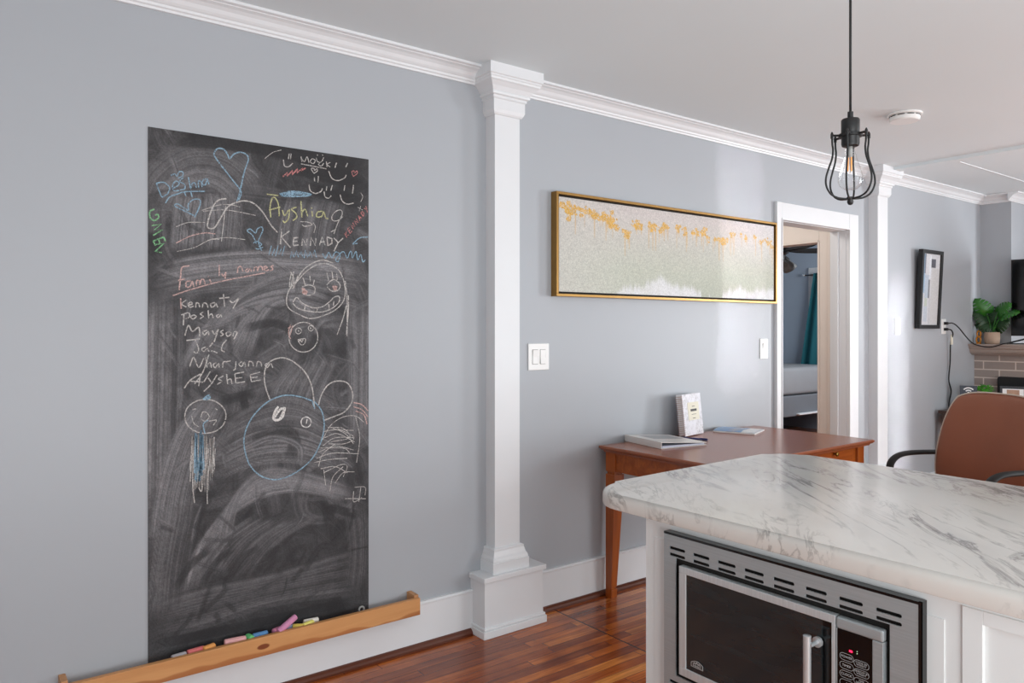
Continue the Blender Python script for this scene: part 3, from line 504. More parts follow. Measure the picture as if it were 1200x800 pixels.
# little hall behind the door, bedroom beyond
HX = 5.22; BY0, BY1, BH = 3.075, 3.875, 2.035
bm = new(); box(bm, HX, HX+.1, WY+.12, BY0, 0, H); box(bm, HX, HX+.1, BY1, 7.2, 0, H); box(bm, HX, HX+.1, BY0, BY1, BH, H)
struct('wall_hall', bm, 'cream')
bm = new(); box(bm, 3.2, HX, 4.3, 4.4, 0, H); box(bm, 3.1, 3.2, WY+.12, 4.4, 0, H); struct('wall_hall_back', bm, 'cream')
bm = new(); box(bm, 9.6, 9.7, WY+.12, 7.2, 0, H); box(bm, HX+.1, 9.6, 7.1, 7.2, 0, H); box(bm, HX+.1, 9.6, WY+.121, WY+.14, 0, H)
struct('wall_bedroom', bm, 'wall_far')

# crown moulding
CP = [(0,-.072),(.008,-.072),(.010,-.064),(.016,-.060),(.018,-.052),(.024,-.048),(.030,-.042),(.038,-.030),(.050,-.021),(.064,-.016),(.066,-.013),(.074,-.012),(.080,-.010),(.080,0),(0,0)]
bm = new(); sweep(bm, CP, (-3,WY,H), (1.99,WY,H), (0,-1,0)); struct('trim_1', bm, 'white')
bm = new(); sweep(bm, CP, (2.17,WY,H), (5.50,WY,H), (0,-1,0)); struct('trim_2', bm, 'white')
bm = new(); sweep(bm, CP, (5.62,WY,H), (7.46,WY,H), (0,-1,0)); sweep(bm, CP, (7.46,WY,H), (7.46,2.604,H), (-1,0,0))
sweep(bm, CP, (7.38,2.604,H), (9.08,2.604,H), (0,-1,0)); struct('trim_3', bm, 'white')
# ceiling batten and the panel seams past it
bm = new(); box(bm, 5.56, 5.66, -3.2, 2.70, H-.022, H); struct('trim_4', bm, 'ceil')
bm = new()
for y in (2.33, 1.77, 1.21, .65): box(bm, 5.66, 9.08, y, y+.009, H-.004, H)
struct('trim_5', bm, 'white')

# square pilasters on plinths
def pilaster(name, sx0, sx1):
    sy = 2.78
    bm = new()
    def ring(o, z):
        return [bm.verts.new(p) for p in ((sx0-o,WY,z),(sx0-o,sy-o,z),(sx1+o,sy-o,z),(sx1+o,WY,z))]
    prof = [(.032,.272),(.032,.318),(.028,.321),(.028,.326),(.026,.335),(.020,.345),(.016,.360),(.014,.366),(.014,.374),(.010,.378),(.0,.380),
            (0,2.358),(.006,2.358),(.012,2.366),(.018,2.380),(.018,2.425),(.024,2.430),(.024,2.440),(.034,2.444),(.036,2.452),(.032,2.456),(.037,2.462),(.046,2.476),(.060,2.490),(.068,2.496),(.070,2.504),(.074,2.508),(.074,2.514),(.080,2.518),(.080,H)]
    rs = [ring(o, z) for o, z in prof]
    for a, b in zip(rs, rs[1:]):
        for i in range(3): bm.faces.new((a[i], a[i+1], b[i+1], b[i]))
        bm.faces.new((a[3], a[0], b[0], b[3]))
    bm.faces.new(rs[0][::-1]); bm.faces.new(rs[-1])
    c = (sx0+sx1)/2; px0, px1 = c-.158, c+.178
    box(bm, px0, px1, 2.737, WY, 0, .25)
    box(bm, px0-.010, px1+.012, 2.726, WY, .248, .272, .003)
    box(bm, px0-.012, px1+.014, 2.724, WY, 0, .034, .003); box(bm, px0-.007, px1+.009, 2.729, WY, .034, .046, .003)
    struct(name, bm, 'white')
pilaster('trim_6', 2.012, 2.155); pilaster('trim_7', 5.485, 5.632)

# baseboards with bead and stained shoe moulding
BP = [(0,0),(.018,0),(.018,.183),(.020,.186),(.020,.191),(.014,.197),(0,.197)]
SP = [(.018,0),(.038,0),(.038,.008),(.033,.016),(.026,.022),(.018,.024)]
for i, (a, b) in enumerate(((-3,1.925),(2.262,4.283),(5.302,5.40),(5.737,7.3))):
    bm = new(); sweep(bm, BP, (a,WY,0), (b,WY,0), (0,-1,0)); o = struct('baseboard_left' if i == 0 else 'baseboard_left.%03d' % i, bm, 'white')
    bm = new(); sweep(bm, SP, (a,WY,0), (b,WY,0), (0,-1,0)); obj('shoe_moulding', bm, 'shoe', o)
# door casing, jambs
bm = new()
CY0 = 2.826
box(bm, 4.288, DX0, CY0, WY, 0, 2.2, .003); box(bm, DX1+.006, 5.298, CY0, WY, 0, 2.2, .003); box(bm, DX0, DX1+.006, CY0+.001, WY, DH+.006, 2.2, .003)
box(bm, DX0-.008, DX0, CY0-.006, WY, 0, DH, .002); box(bm, DX0-.008, DX1+.012, CY0-.006, WY, DH, DH+.012, .002); box(bm, DX1, DX1+.012, CY0-.006, WY, 0, DH, .002)
box(bm, DX1-.003, DX1, WY, WY+.12, 0, DH); box(bm, DX0, DX0+.003, WY, WY+.12, 0, DH); box(bm, DX0, DX1, WY, WY+.12, DH-.003, DH)
box(bm, DX1-.016, DX1-.003, WY+.055, WY+.085, 0, DH-.01)
struct('door_1', bm, 'white')
bm = new()
box(bm, HX-.02, HX, WY+.125, BY0, 0, BH+.13, .003); box(bm, HX-.02, HX, BY1, BY1+.1, 0, BH+.13, .003); box(bm, HX-.021, HX, BY0, BY1, BH, BH+.13, .003)
box(bm, HX-.026, HX+.1, BY0-.004, BY0+.012, 0, BH, .003); box(bm, HX-.026, HX+.1, BY0, BY1, BH-.014, BH, .003); box(bm, HX-.04, HX-.018, WY+.122, WY+.15, 0, H, .006)
struct('door_2', bm, 'cream')

# ================================================================== chalkboard
BX0, BX1, BZ0, BZ1 = .574, 1.414, .213, 2.082
BW, BHT = BX1-BX0, BZ1-BZ0
rng = np.random.default_rng(7); random.seed(7)
res = .0028; NX, NZ = int(BW/res)+1, int(BHT/res)+1
V = np.full((NZ, NX), .13)
def smooth1(n, k):
    a = rng.random(n+4*k); ker = np.hanning(2*k+3)[1:-1]; ker /= ker.sum()
    return np.convolve(a, ker, 'same')[2*k:2*k+n]
def smear(inten, wmm, pts, op=.75):
    c = catmull([(p[0], p[1], 0) for p in pts], 24)
    c = np.array([(p.x, p.y) for p in c])/1000
    seg = np.r_[0, np.cumsum(np.hypot(*np.diff(c, axis=0).T))]; L = seg[-1]
    n = max(8, int(L/(res*.6))); s = np.linspace(0, L, n)
    x = np.interp(s, seg, c[:,0]); y = np.interp(s, seg, c[:,1])
    tx, ty = np.gradient(x), np.gradient(y); q = np.hypot(tx, ty)+1e-9; nx, ny = -ty/q, tx/q
    w = wmm/1000; m = max(6, int(w/(res*.6))); off = np.linspace(-w/2, w/2, m)
    prof = .55*smooth1(m, 1)+.45*rng.random(m); prof = (prof-prof.min())/(np.ptp(prof)+1e-6)
    streak = inten*(.30+1.25*prof)
    edge = np.clip((1-np.abs(off)/(w/2))*3.5, 0, 1)
    along = np.clip(np.minimum(s/L, 1-s/L)*6, 0, 1)*(.65+.35*smooth1(n, max(2, n//12))/.5)
    X = x[:,None]+nx[:,None]*off; Y = y[:,None]+ny[:,None]*off
    ix = np.round(X/res).astype(int); iy = np.round(Y/res).astype(int)
    ok = (ix >= 0)&(ix < NX)&(iy >= 0)&(iy < NZ)
    a = np.clip(op*edge[None,:]*along[:,None], 0, 1); val = np.broadcast_to(streak[None,:], a.shape)
    num = np.zeros((NZ,NX)); den = np.zeros((NZ,NX)); al = np.zeros((NZ,NX))
    np.add.at(num, (iy[ok], ix[ok]), val[ok]); np.add.at(den, (iy[ok], ix[ok]), 1); np.maximum.at(al, (iy[ok], ix[ok]), a[ok])
    t = np.where(den > 0, num/np.maximum(den, 1), 0)
    V[:] = V*(1-al)+t*al
# broad uneven haze first, then random wiping, then the big hand-placed sweeps
for k in range(520):
    u, v = random.uniform(0, BW), random.uniform(0, BHT)*1.0
    dark = .5 if v > 1.40 else (.45 if (v < .22 and u > .45) else 1)
    th = random.choice((.5, 1.1, 1.5, 2.0, -.4))+random.uniform(-.5,.5); l = random.uniform(.06,.20); cv = random.uniform(-.07,.07)
    dx, dy = math.cos(th)*l, math.sin(th)*l
    P_ = [((u-dx)*1000, (v-dy)*1000), ((u-dy*cv/l*1.2)*1000, (v+dx*cv/l*1.2)*1000), ((u+dx)*1000, (v+dy)*1000)]
    smear(random.uniform(.07,.30)*dark, random.uniform(24,60), P_, .6)
for inten, w, P_ in SMEARS: smear(inten*.92, w*1.25, P_, .72)
for k in range(130):
    u, v = random.uniform(0, BW), random.uniform(0, BHT)
    th = random.uniform(0, PI); l = random.uniform(.02,.08)
    dx, dy = math.cos(th)*l, math.sin(th)*l
    d = .4 if (v > 1.45 or (v < .25 and u > .45)) else 1
    smear(random.choice((.09,.22,.30,.34))*d, random.uniform(8,22), [((u-dx)*1000,(v-dy)*1000), (u*1000+random.uniform(-12,12), v*1000), ((u+dx)*1000,(v+dy)*1000)], .55)
def blur(A, k):
    ker = np.hanning(2*k+3)[1:-1]; ker /= ker.sum()
    A = np.apply_along_axis(lambda r: np.convolve(np.pad(r, k, 'edge'), ker, 'valid'), 0, A); return np.apply_along_axis(lambda r: np.convolve(np.pad(r, k, 'edge'), ker, 'valid'), 1, A)
V = .62*V+.38*blur(V, 6)
V = np.clip(V, 0, 1)
lo = np.array([.0135,.013,.0145]); hi = np.array([.80,.77,.80])
RGB = lo+(hi-lo)*(V[...,None]**1.5)
def grid_obj(name, NX, NZ, x0, z1, w, h, y, rgb, m, parent=None, extra=None):
    xs = np.linspace(x0, x0+w, NX); zs = np.linspace(z1, z1-h, NZ)
    co = np.empty((NZ, NX, 3), np.float32); co[...,0] = xs[None,:]; co[...,1] = y; co[...,2] = zs[:,None]
    idx = np.arange(NX*NZ).reshape(NZ, NX)
    q = np.stack([idx[:-1,:-1], idx[1:,:-1], idx[1:,1:], idx[:-1,1:]], -1).reshape(-1, 4)
    me = bpy.data.meshes.new(name); me.vertices.add(NX*NZ); me.vertices.foreach_set('co', co.ravel())
    me.loops.add(q.size); me.loops.foreach_set('vertex_index', q.ravel().astype(np.int32))
    me.polygons.add(len(q)); me.polygons.foreach_set('loop_start', np.arange(0, q.size, 4, dtype=np.int32))
    me.update(calc_edges=True)
    at = me.color_attributes.new('paint', 'FLOAT_COLOR', 'POINT')
    at.data.foreach_set('color', np.concatenate([rgb, np.ones(rgb.shape[:2]+(1,))], -1).astype(np.float32).ravel())
    if extra is not None:
        e = me.attributes.new('gilt', 'FLOAT', 'POINT'); e.data.foreach_set('value', extra.astype(np.float32).ravel())
    me.materials.append(m)
    o = bpy.data.objects.new(name, me); COL.objects.link(o)
    if parent is not None: o.parent = parent
    return o
cb = thing('chalkboard', 'tall black chalkboard panel on grey wall covered in chalk drawings and names', 'chalkboard', (0,0,0))
bm = new(); box(bm, BX0, BX1, 2.8475, 2.8498, BZ0, BZ1); lab(obj('board_back', bm, 'felt', cb), 'thin black backing of the panel')
grid_obj('writing_surface', NX, NZ, BX0, BZ1, BW, BHT, 2.847, RGB, attr_mat('wiped_chalkboard', .75, True), cb)['label'] = 'black writing surface with wiped chalk smears'
CHC = {k: chalk_line_mat('chalk_line_'+n, c) for k, n, c in (('w','white',(205,200,196)),('W','bright',(238,234,230)),('p','rose',(216,182,176)),('b','blue',(150,182,202)),('y','yellow',(204,202,152)),('g','green',(142,198,148)),('r','red',(210,142,140)))}
NAMES = {'name_blue':('chalk_writing','name written in blue chalk'),'heart_big':('chalk_drawing','large blue chalk heart'),'heart_mid':('chalk_drawing','blue chalk heart under the blue name'),
 'heart_low':('chalk_drawing','small blue chalk heart'),'name_green':('chalk_writing','green name running down the left edge'),'arc':('chalk_drawing','white looping arc and faint lines'),
 'smiles':('chalk_drawing','row of little white smiles'),'word_small':('chalk_writing','small underlined white word'),'scribble_pink':('chalk_drawing','thick pink scribble'),'heart_pink':('chalk_drawing','tiny pink heart'),
 'patch_blue':('chalk_drawing','thick blue chalk dash'),'name_yellow':('chalk_writing','name in yellow chalk'),'name_white':('chalk_writing','name in white capitals'),
 'name_red':('chalk_writing','slanting red name by the right edge'),'grass_blue':('chalk_drawing','blue grass-like scribbles'),'heading':('chalk_writing','pink underlined heading'),
 'list1':('chalk_writing','first name of the white list'),'list2':('chalk_writing','second name of the white list'),'list3':('chalk_writing','third name of the white list'),
 'list4':('chalk_writing','fourth name of the white list'),'list5':('chalk_writing','fifth name of the white list'),'list6':('chalk_writing','last name of the white list'),
 'girl':('chalk_drawing','smiling face with long lashes and hair'),'face_small':('chalk_drawing','small round face with pink ears'),'creature':('chalk_drawing','big blue round head with two white ears'),
 'scribble_white':('chalk_drawing','tangle of thin white scribbles'),'jelly':('chalk_drawing','round smiling head with blue and white trailing strands')}
layer = 0
for key, strokes in CHALK.items():
    bm = new(); cols = []
    for c, w, sm_, pts in strokes:
        if c not in cols: cols.append(c)
        layer += 1; y = 2.8462-.0000035*layer
        P_ = [(BX0+.001+p[0]/1000, y, BZ1-p[1]/1000) for p in pts]
        P_ = [(min(max(p[0], BX0+.003), BX1-.003), p[1], p[2]) for p in P_]
        P_ = catmull(P_, 5) if sm_ else [Vector(p) for p in P_]
        hw = w/2000*.84; Ls = []
        for i, p in enumerate(P_):
            d = (P_[min(i+1,len(P_)-1)]-P_[max(i-1,0)]); d.y = 0
            if d.length < 1e-7: d = Vector((1,0,0))
            d.normalize(); nrm = Vector((-d.z,0,d.x)); k = hw*(.85+.3*random.random())
            Ls.append((bm.verts.new(p+nrm*k), bm.verts.new(p-nrm*k)))
        for a, b in zip(Ls, Ls[1:]):
            try: bm.faces.new((a[0],a[1],b[1],b[0])).material_index = cols.index(c)
            except ValueError: pass
    me = bpy.data.meshes.new(NAMES[key][0]); bm.to_mesh(me); bm.free()
    for c in cols: me.materials.append(CHC[c])
    o = bpy.data.objects.new(NAMES[key][0], me); COL.objects.link(o); o.parent = cb; o['label'] = NAMES[key][1]

# ---- pine chalk ledge
tr = thing('chalk_ledge', 'pine chalk ledge with a knot, fixed to the wall below the chalkboard', 'ledge', (.96,2.8,.172))
bm = new(); box(bm, .305, 1.613, 2.765, 2.784, .173, .243, .0015); lab(obj('front_rail', bm, 'pine', tr), 'pine front rail with a dark knot')
bm = new(); box(bm, .325, 1.595, 2.784, 2.831, .205, .2245); obj('ledge_shelf', bm, 'pine_end', tr)
for x in (.305, 1.595):
    bm = new(); box(bm, x, x+.02, 2.7842, 2.8495, .197, .252, .001); box(bm, x, x+.02, 2.7842, 2.831, .173, .197); obj('end_block', bm, 'pine_end', tr)
def chalk(x, y, z, az, el, L, rgb, nm, label, r=.0115, hollow=False):
    bm = new()
    prof = [(r*.75,0),(r*.93,.001),(r,.004),(r*.99,L*.5),(r*.95,L-.004),(r*.86,L-.001),(r*.7,L)]
    lathe(bm, prof, n=18)
    bmesh.ops.translate(bm, verts=bm.verts, vec=(0,0,-L/2))
    R_ = Matrix.Rotation(az, 4, 'Z') @ Matrix.Rotation(PI/2-el, 4, 'Y')
    bmesh.ops.transform(bm, matrix=R_, verts=bm.verts)
    o = obj('chalk_stick', bm, mat('chalk_'+nm, rgb, .95, var=.12, vscale=60, bump=.1, bscale=300), None, True, True)
    o.location = (x,y,z); tag(o, label, 'chalk', 'chalk sticks on the ledge'); return o
q = .2245
chalk(.664,2.802,q+.0105,.15,0,.05,(170,165,168),'grey','pale grey chalk stub at the left end of the row on the ledge',.0105)
chalk(.722,2.806,q+.012,.1,0,.06,(214,112,112),'red','red chalk stick on the ledge beside the orange piece',.012)
chalk(.765,2.804,q+.0125,.35,0,.045,(226,156,86),'orange','orange chalk stub on the ledge beside the red stick',.0125)
chalk(.858,2.805,q+.0135,-.12,0,.075,(226,170,170),'pale_pink','pale pink chalk stick lying alone between orange and green pieces',.0135)
chalk(.909,2.801,q+.0135,-1.35,0,.032,(104,190,120),'green','green chalk stub seen end-on next to the blue stick',.0135)
chalk(.950,2.808,q+.012,.05,0,.056,(92,140,188),'blue','blue chalk stick on the ledge right of the green stub',.012)
chalk(1.018,2.812,q+.012,.3,0,.04,(206,130,160),'rose','short rose chalk stub under the leaning mauve stick',.012)
chalk(1.050,2.797,q+.033,.25,.42,.085,(208,140,176),'mauve','long mauve chalk stick leaning up on the rose stub',.012)
chalk(1.070,2.817,q+.0095,.1,0,.04,(170,185,215),'ice_blue','pale blue chalk stub partly hidden between mauve and yellow pieces',.0095)
chalk(1.094,2.801,q+.011,-.5,0,.04,(222,200,96),'deep_yellow','deep yellow chalk stub turned across behind the lemon piece',.011)
chalk(1.132,2.797,q+.012,.35,0,.05,(232,222,120),'lemon','lemon yellow chalk stick in front of the white piece',.012)
chalk(1.153,2.819,q+.013,-.12,0,.058,(232,226,216),'white','white chalk stick at the right end of the chalk cluster',.011)
bm = new(); tube(bm, [(.011*math.cos(a*PI/8), 0, .011*math.sin(a*PI/8)) for a in range(17)], .004, 8)
o = obj('tape_ring', bm, mat('ring_grey', (150,148,145), .5), None, True); o.location = (1.362,2.806,q+.0155)
tag(o, 'small pale ring standing alone near the right end of the ledge', 'ring')
# ================================================================== switches, outlet
def plate(name, x0, x1, z0, z1, label, gangs):
    t = thing(name, label, 'light switch', ((x0+x1)/2, WY, z0))
    bm = new(); box(bm, x0, x1, WY-.007, WY-.0003, z0, z1, .003); obj('cover_plate', bm, 'plastic_w', t)
    for i in range(gangs):
        c = x0+(x1-x0)*(i+.5)/gangs if gangs > 1 else (x0+x1)/2
        if gangs > 1: c = (x0+x1)/2+(-.024 if i == 0 else .024)
        zc = (z0+z1)/2
        bm = new(); box(bm, c-.0175, c+.0175, WY-.0085, WY-.006, zc-.036, zc+.036, .001)
        up = (i == 0)
        r = obj('switch_surround', bm, 'plastic_grey', t)
        bm = new(); a = .004 if up else .0005; b = .0005 if up else .004
        vs = [bm.verts.new(p) for p in ((c-.016,WY-.0085,zc-.034),(c+.016,WY-.0085,zc-.034),(c+.016,WY-.0085,zc+.034),(c-.016,WY-.0085,zc+.034),
              (c-.016,WY-.009-b,zc-.034),(c+.016,WY-.009-b,zc-.034),(c+.016,WY-.009,zc),(c-.016,WY-.009,zc),(c-.016,WY-.009-a,zc+.034),(c+.016,WY-.009-a,zc+.034))]
        for f in ((4,5,6,7),(7,6,9,8),(0,1,5,4),(3,8,9,2),(0,4,7,8,3),(1,2,9,6,5),(0,3,2,1)): bm.faces.new([vs[k] for k in f])
        obj('rocker', bm, 'plastic_w', t)
    return t
plate('light_switch', 2.258, 2.388, 1.178, 1.308, 'double rocker light switch right of the square white pilaster', 2)
plate('light_switch', 4.131, 4.214, 1.189, 1.317, 'single white light switch between the long painting and the doorway', 1)
plate('light_switch', 5.878, 5.962, 1.333, 1.46, 'single white switch plate left of the black framed picture', 1)
t = thing('power_outlet', 'white duplex outlet with two black plugs beside the black framed picture', 'outlet', (6.72,WY,1.335))
bm = new(); box(bm, 6.675, 6.757, WY-.007, WY-.0003, 1.335, 1.462, .003); obj('cover_plate', bm, 'plastic_w', t)
for z in (1.375, 1.425):
    bm = new(); lathe(bm, [(.017,-.009),(.017,-.006)], (6.716,WY,z), 20, 'y'); obj('socket_face', bm, 'plastic_w', t)
# cords
def cord(name, label, pts, r, extra=None):
    t = thing(name, label, 'cable', pts[0])
    bm = new(); x, y, z = pts[0]; box(bm, x-.012, x+.012, y-.03, y, z-.012, z+.012, .004); obj('plug', bm, 'rubber', t)
    bm = new(); tube(bm, catmull([(x,y-.025,z)]+pts[1:], 8), r, 8); obj('cable', bm, 'rubber', t, True)
    return t
cord('electrical_cable', 'black cord drooping from the upper socket across to the mantelpiece', [(6.716,WY-.0095,1.425),(6.76,2.79,1.425),(6.85,2.78,1.385),(7.0,2.78,1.305),(7.16,2.79,1.25),(7.185,2.72,1.225),(7.188,2.66,1.222),(7.189,2.60,1.240),(7.196,2.56,1.2545),(7.24,2.50,1.2535),(7.30,2.44,1.2535),(7.34,2.38,1.2535)], .005)
t = cord('electrical_cable', 'black cord with cream tag hanging down the wall from the lower socket', [(6.716,WY-.0095,1.375),(6.75,2.80,1.368),(6.78,2.80,1.33),(6.785,2.82,1.26),(6.80,2.83,1.1),(6.775,2.83,.95),(6.82,2.83,.85),(6.78,2.83,.75),(6.77,2.83,.55),(6.76,2.83,.3)], .0055)
bm = new(); lathe(bm, [(.009,-.045),(.010,-.04),(.010,.03),(.006,.04)], (6.785,2.812,1.29), 12); lab(obj('cord_tag', bm, 'cardlabel', t, True), 'cream tag around the cable')

# ================================================================== long gold framed painting
PX0, PX1, PZ0, PZ1 = 2.405, 4.258, 1.540, 2.056
t = thing('framed_painting', 'long abstract painting in thin gold frame with gold drips over sage glitter', 'painting', ((PX0+PX1)/2,WY,PZ0))
bm = new(); fw = .013
box(bm, PX0, PX1, 2.806, 2.849, PZ1-fw, PZ1, .001); box(bm, PX0, PX1, 2.806, 2.849, PZ0, PZ0+fw, .001)
box(bm, PX0, PX0+fw, 2.806, 2.849, PZ0+fw, PZ1-fw, .001); box(bm, PX1-fw, PX1, 2.806, 2.849, PZ0+fw, PZ1-fw, .001); obj('picture_frame', bm, 'gold', t)
bm = new(); box(bm, PX0+fw, PX1-fw, 2.835, 2.846, PZ0+fw, PZ1-fw); lab(obj('backing_board', bm, 'felt', t), 'black gap behind the canvas')
ins = fw+.011; cw, ch = PX1-PX0-2*ins, PZ1-PZ0-2*ins
nx, nz = 620, 170
U, Vv = np.meshgrid(np.linspace(0,1,nx), np.linspace(0,1,nz))
def fnoise(n, k, seed):
    r_ = np.random.default_rng(seed); a = r_.random(k+2); return np.interp(np.linspace(0,k,n), np.arange(k+2), a)
def n2(kx, ky, seed):
    r_ = np.random.default_rng(seed); a = r_.random((ky+2, kx+2))
    x = np.linspace(0,kx,nx); y = np.linspace(0,ky,nz); xi = x.astype(int); yi = y.astype(int); fx = x-xi; fy = (y-yi)[:,None]
    return (a[yi][:,xi]*(1-fx)+a[yi][:,xi+1]*fx)*(1-fy)+(a[yi+1][:,xi]*(1-fx)+a[yi+1][:,xi+1]*fx)*fy
top = np.array(lin(206,198,194)[:3]); mid = np.array(lin(196,199,184)[:3]); grn = np.array(lin(170,174,156)[:3]); left = np.array(lin(204,201,194)[:3]); wht = np.array(lin(232,232,236)[:3])
gk = np.clip(Vv*1.5-.1, 0, 1)[...,None]; img = top*(1-gk)+mid*gk
k = (np.clip((Vv-.25)*1.6, 0, 1)*np.clip(U*2.2-.3, 0, 1)*(.4+.6*n2(7,4,3)))[...,None]; img = img*(1-k*.8)+grn*k*.8
k = np.clip(1-U*4, 0, 1)[...,None]; img = img*(1-k*.7)+left*k*.7
k = (np.clip((U-.75)*4,0,1)*np.clip(1-Vv*1.6,0,1))[...,None]; img = img*(1-k*.5)+wht*k*.5
sp = np.random.default_rng(4).random((nz,nx)); sp2 = n2(300,85,9)
img = img*(.80+.26*sp+.14*sp2)[...,None]
h = np.interp(np.linspace(0,1,nx), [0,.18,.22,.27,.33,.38,.42,.47,.53,.58,.62,.68,.72,.77,.83,.9,1], [1.2,1.2,.99,.9,.86,.83,.80,.85,.88,.92,1.0,1.03,.93,.85,.88,.85,.84])
jag = .055*(np.random.default_rng(2).random(nx)-.5)+.10*(fnoise(nx,60,8)-.5)-.07*np.clip(fnoise(nx,90,12)-.75,0,1)*4
k = np.clip((Vv-(h+jag)[None,:])*14, 0, 1)*(.62+.28*n2(90,6,5)); img = img*(1-k[...,None])+wht*k[...,None]
gn = n2(200,60,21)-.2; gilt = np.zeros((nz,nx)); r_ = random.Random(3)
asp = cw/ch
blobs = [(.03,.10,.028),(.06,.12,.016),(.085,.13,.018),(.11,.13,.018),(.135,.14,.02),(.155,.17,.013),(.18,.16,.024),(.195,.20,.018),(.215,.22,.022),(.26,.31,.020),(.265,.33,.016),(.295,.21,.018),(.315,.21,.018),(.365,.20,.015),(.38,.22,.018),(.41,.22,.018),(.425,.20,.014),(.44,.18,.012),(.485,.17,.010),(.495,.19,.013),(.52,.20,.012),(.525,.24,.012),(.565,.21,.017),(.585,.22,.016),(.61,.21,.012),(.62,.18,.016),(.64,.26,.014),(.67,.27,.010),(.69,.27,.012),(.71,.27,.02),(.725,.28,.013),(.76,.19,.012),(.775,.18,.009),(.81,.17,.008),(.835,.20,.014),(.885,.17,.010),(.92,.24,.013),(.96,.22,.012),(.975,.24,.012),(.99,.28,.01)]
for u0, v0, rr in blobs:
    for j in range(9):
        du, dv = r_.gauss(0, rr*.42), r_.gauss(0, rr*.34*asp); q_ = rr*r_.uniform(.2,.52)
        d2 = ((U-u0-du)/q_)**2+((Vv-v0-dv)/(q_*asp*.8))**2; gilt = np.maximum(gilt, (d2+1.6*gn < 1.5)*1.0)
gilt *= (np.random.default_rng(6).random((nz,nx)) > .2)
for u0, v0, rr in blobs:
    for j in range(2):
        uu = u0+r_.uniform(-.012,.012); L_ = r_.choice((.06,.1,.16,.26))
        m_ = (np.abs(U-uu) < .0022)&(Vv > v0)&(Vv < v0+L_); gilt = np.maximum(gilt, m_*.62*(1-(Vv-v0)/L_*.6))
gc = np.array(lin(212,164,66)[:3])*(.7+.6*np.random.default_rng(8).random((nz,nx)))[...,None]
img = img*(1-gilt[...,None])+gc*gilt[...,None]
o = grid_obj('canvas', nx, nz, PX0+ins, PZ1-ins, cw, ch, 2.816, img, attr_mat('glitter_canvas', .55, False, 'gilt'), None, gilt*.25)
o.location = -t.location; o.parent = t; o['label'] = 'sage canvas with gold drips and white lower edge'
bm = new(); box(bm, PX0+ins, PX1-ins, 2.8165, 2.835, PZ0+ins, PZ1-ins); lab(obj('canvas_stretcher', bm, 'paper', t), 'pale canvas edge')

# ================================================================== tilted black framed picture by the outlet
t = thing('framed_picture', 'black framed abstract print in blue and grey tilting off the wall', 'picture', (0,0,0))
Mx = Matrix.Translation((6.195,2.842,1.382)) @ Matrix.Rotation(math.radians(2.8), 4, 'X')
w, hh, dp = .362, .632, .036
def fr(x0,x1,z0,z1,y0,y1,b=.001):
    bm = new(); box(bm, x0,x1,y0,y1,z0,z1,b); bmesh.ops.transform(bm, matrix=Mx, verts=bm.verts); return bm
bm = new(); bw = .03
for x0,x1,z0,z1 in ((0,w,hh-bw,hh),(0,w,0,bw),(0,bw,bw,hh-bw),(w-bw,w,bw,hh-bw)): box(bm, x0,x1,-dp,0,z0,z1,.002)
bmesh.ops.transform(bm, matrix=Mx, verts=bm.verts); obj('picture_frame', bm, 'black', t)
nx, nz = 90, 140
U, Vv = np.meshgrid(np.linspace(0,1,nx), np.linspace(0,1,nz))
img = np.ones((nz,nx,3))*np.array(lin(214,214,217)[:3]); rg = np.random.default_rng(11)
def blk(u0,u1,v0,v1,c,a=1): 
    m_ = ((U>u0)&(U<u1)&(Vv>v0)&(Vv<v1))*a*(.75+.5*rg.random((nz,nx))); m_ = np.clip(m_,0,1)[...,None]; img[:] = img*(1-m_)+np.array(lin(*c)[:3])*m_
blk(0,.17,0,.55,(150,184,212),.9); blk(.12,.2,0,.28,(92,98,112),.8); blk(0,.12,.55,.85,(176,196,212),.6); blk(.18,.4,.3,.62,(176,192,208),.7); blk(.4,.5,.02,.35,(226,230,236)); blk(.5,.76,.07,.19,(74,76,88)); blk(.38,.47,.36,.62,(96,98,104),.8); blk(.2,.34,.62,.74,(186,196,178),.8); blk(.15,.38,.74,.95,(190,200,212),.8); blk(.55,1,.2,1,(206,205,204),.8); blk(.46,.52,.62,1,(186,186,190),.6)
o = grid_obj('print', nx, nz, bw, hh-bw, w-2*bw, hh-2*bw, -.022, img, attr_mat('abstract_print', .4), t); o.matrix_local = Mx.copy()
o['label'] = 'pale abstract print with blue strip and dark square'
obj('backing_board', fr(.002,w-.002,.002,hh-.002,-.018,-.004), 'felt', t)

# ================================================================== cherry desk
DXa, DXb, DYa, DYb, DT = 2.70, 4.03, 2.06, 2.818, .78
dk = thing('writing_desk', 'reddish cherry writing desk with tapered legs against the grey wall', 'desk', ((DXa+DXb)/2,(DYa+DYb)/2,0))
bm = new()
pr = [(0,-.032),(.010,-.032),(.014,-.024),(.022,-.020),(.030,-.012),(.030,-.004),(.024,0),(0,0)]
def rr_(o, z): return [bm.verts.new(p) for p in ((DXa+.03-o,DYa+.03-o,z),(DXb-.03+o,DYa+.03-o,z),(DXb-.03+o,DYb-.03+o,z),(DXa+.03-o,DYb-.03+o,z))]
rs = [rr_(o, DT+z) for o, z in pr[1:-1]]
for a, b in zip(rs, rs[1:]):
    for i in range(4): bm.faces.new((a[i],a[(i+1)%4],b[(i+1)%4],b[i]))
bm.faces.new(rs[0][::-1]); bm.faces.new(rs[-1]); obj('desktop', bm, 'cherry_top', dk)
AX0, AX1, AY0, AY1, AZ0, AZ1 = DXa+.03, DXb-.045, DYa+.035, DYb-.02, .648, DT-.0325
lw = .066
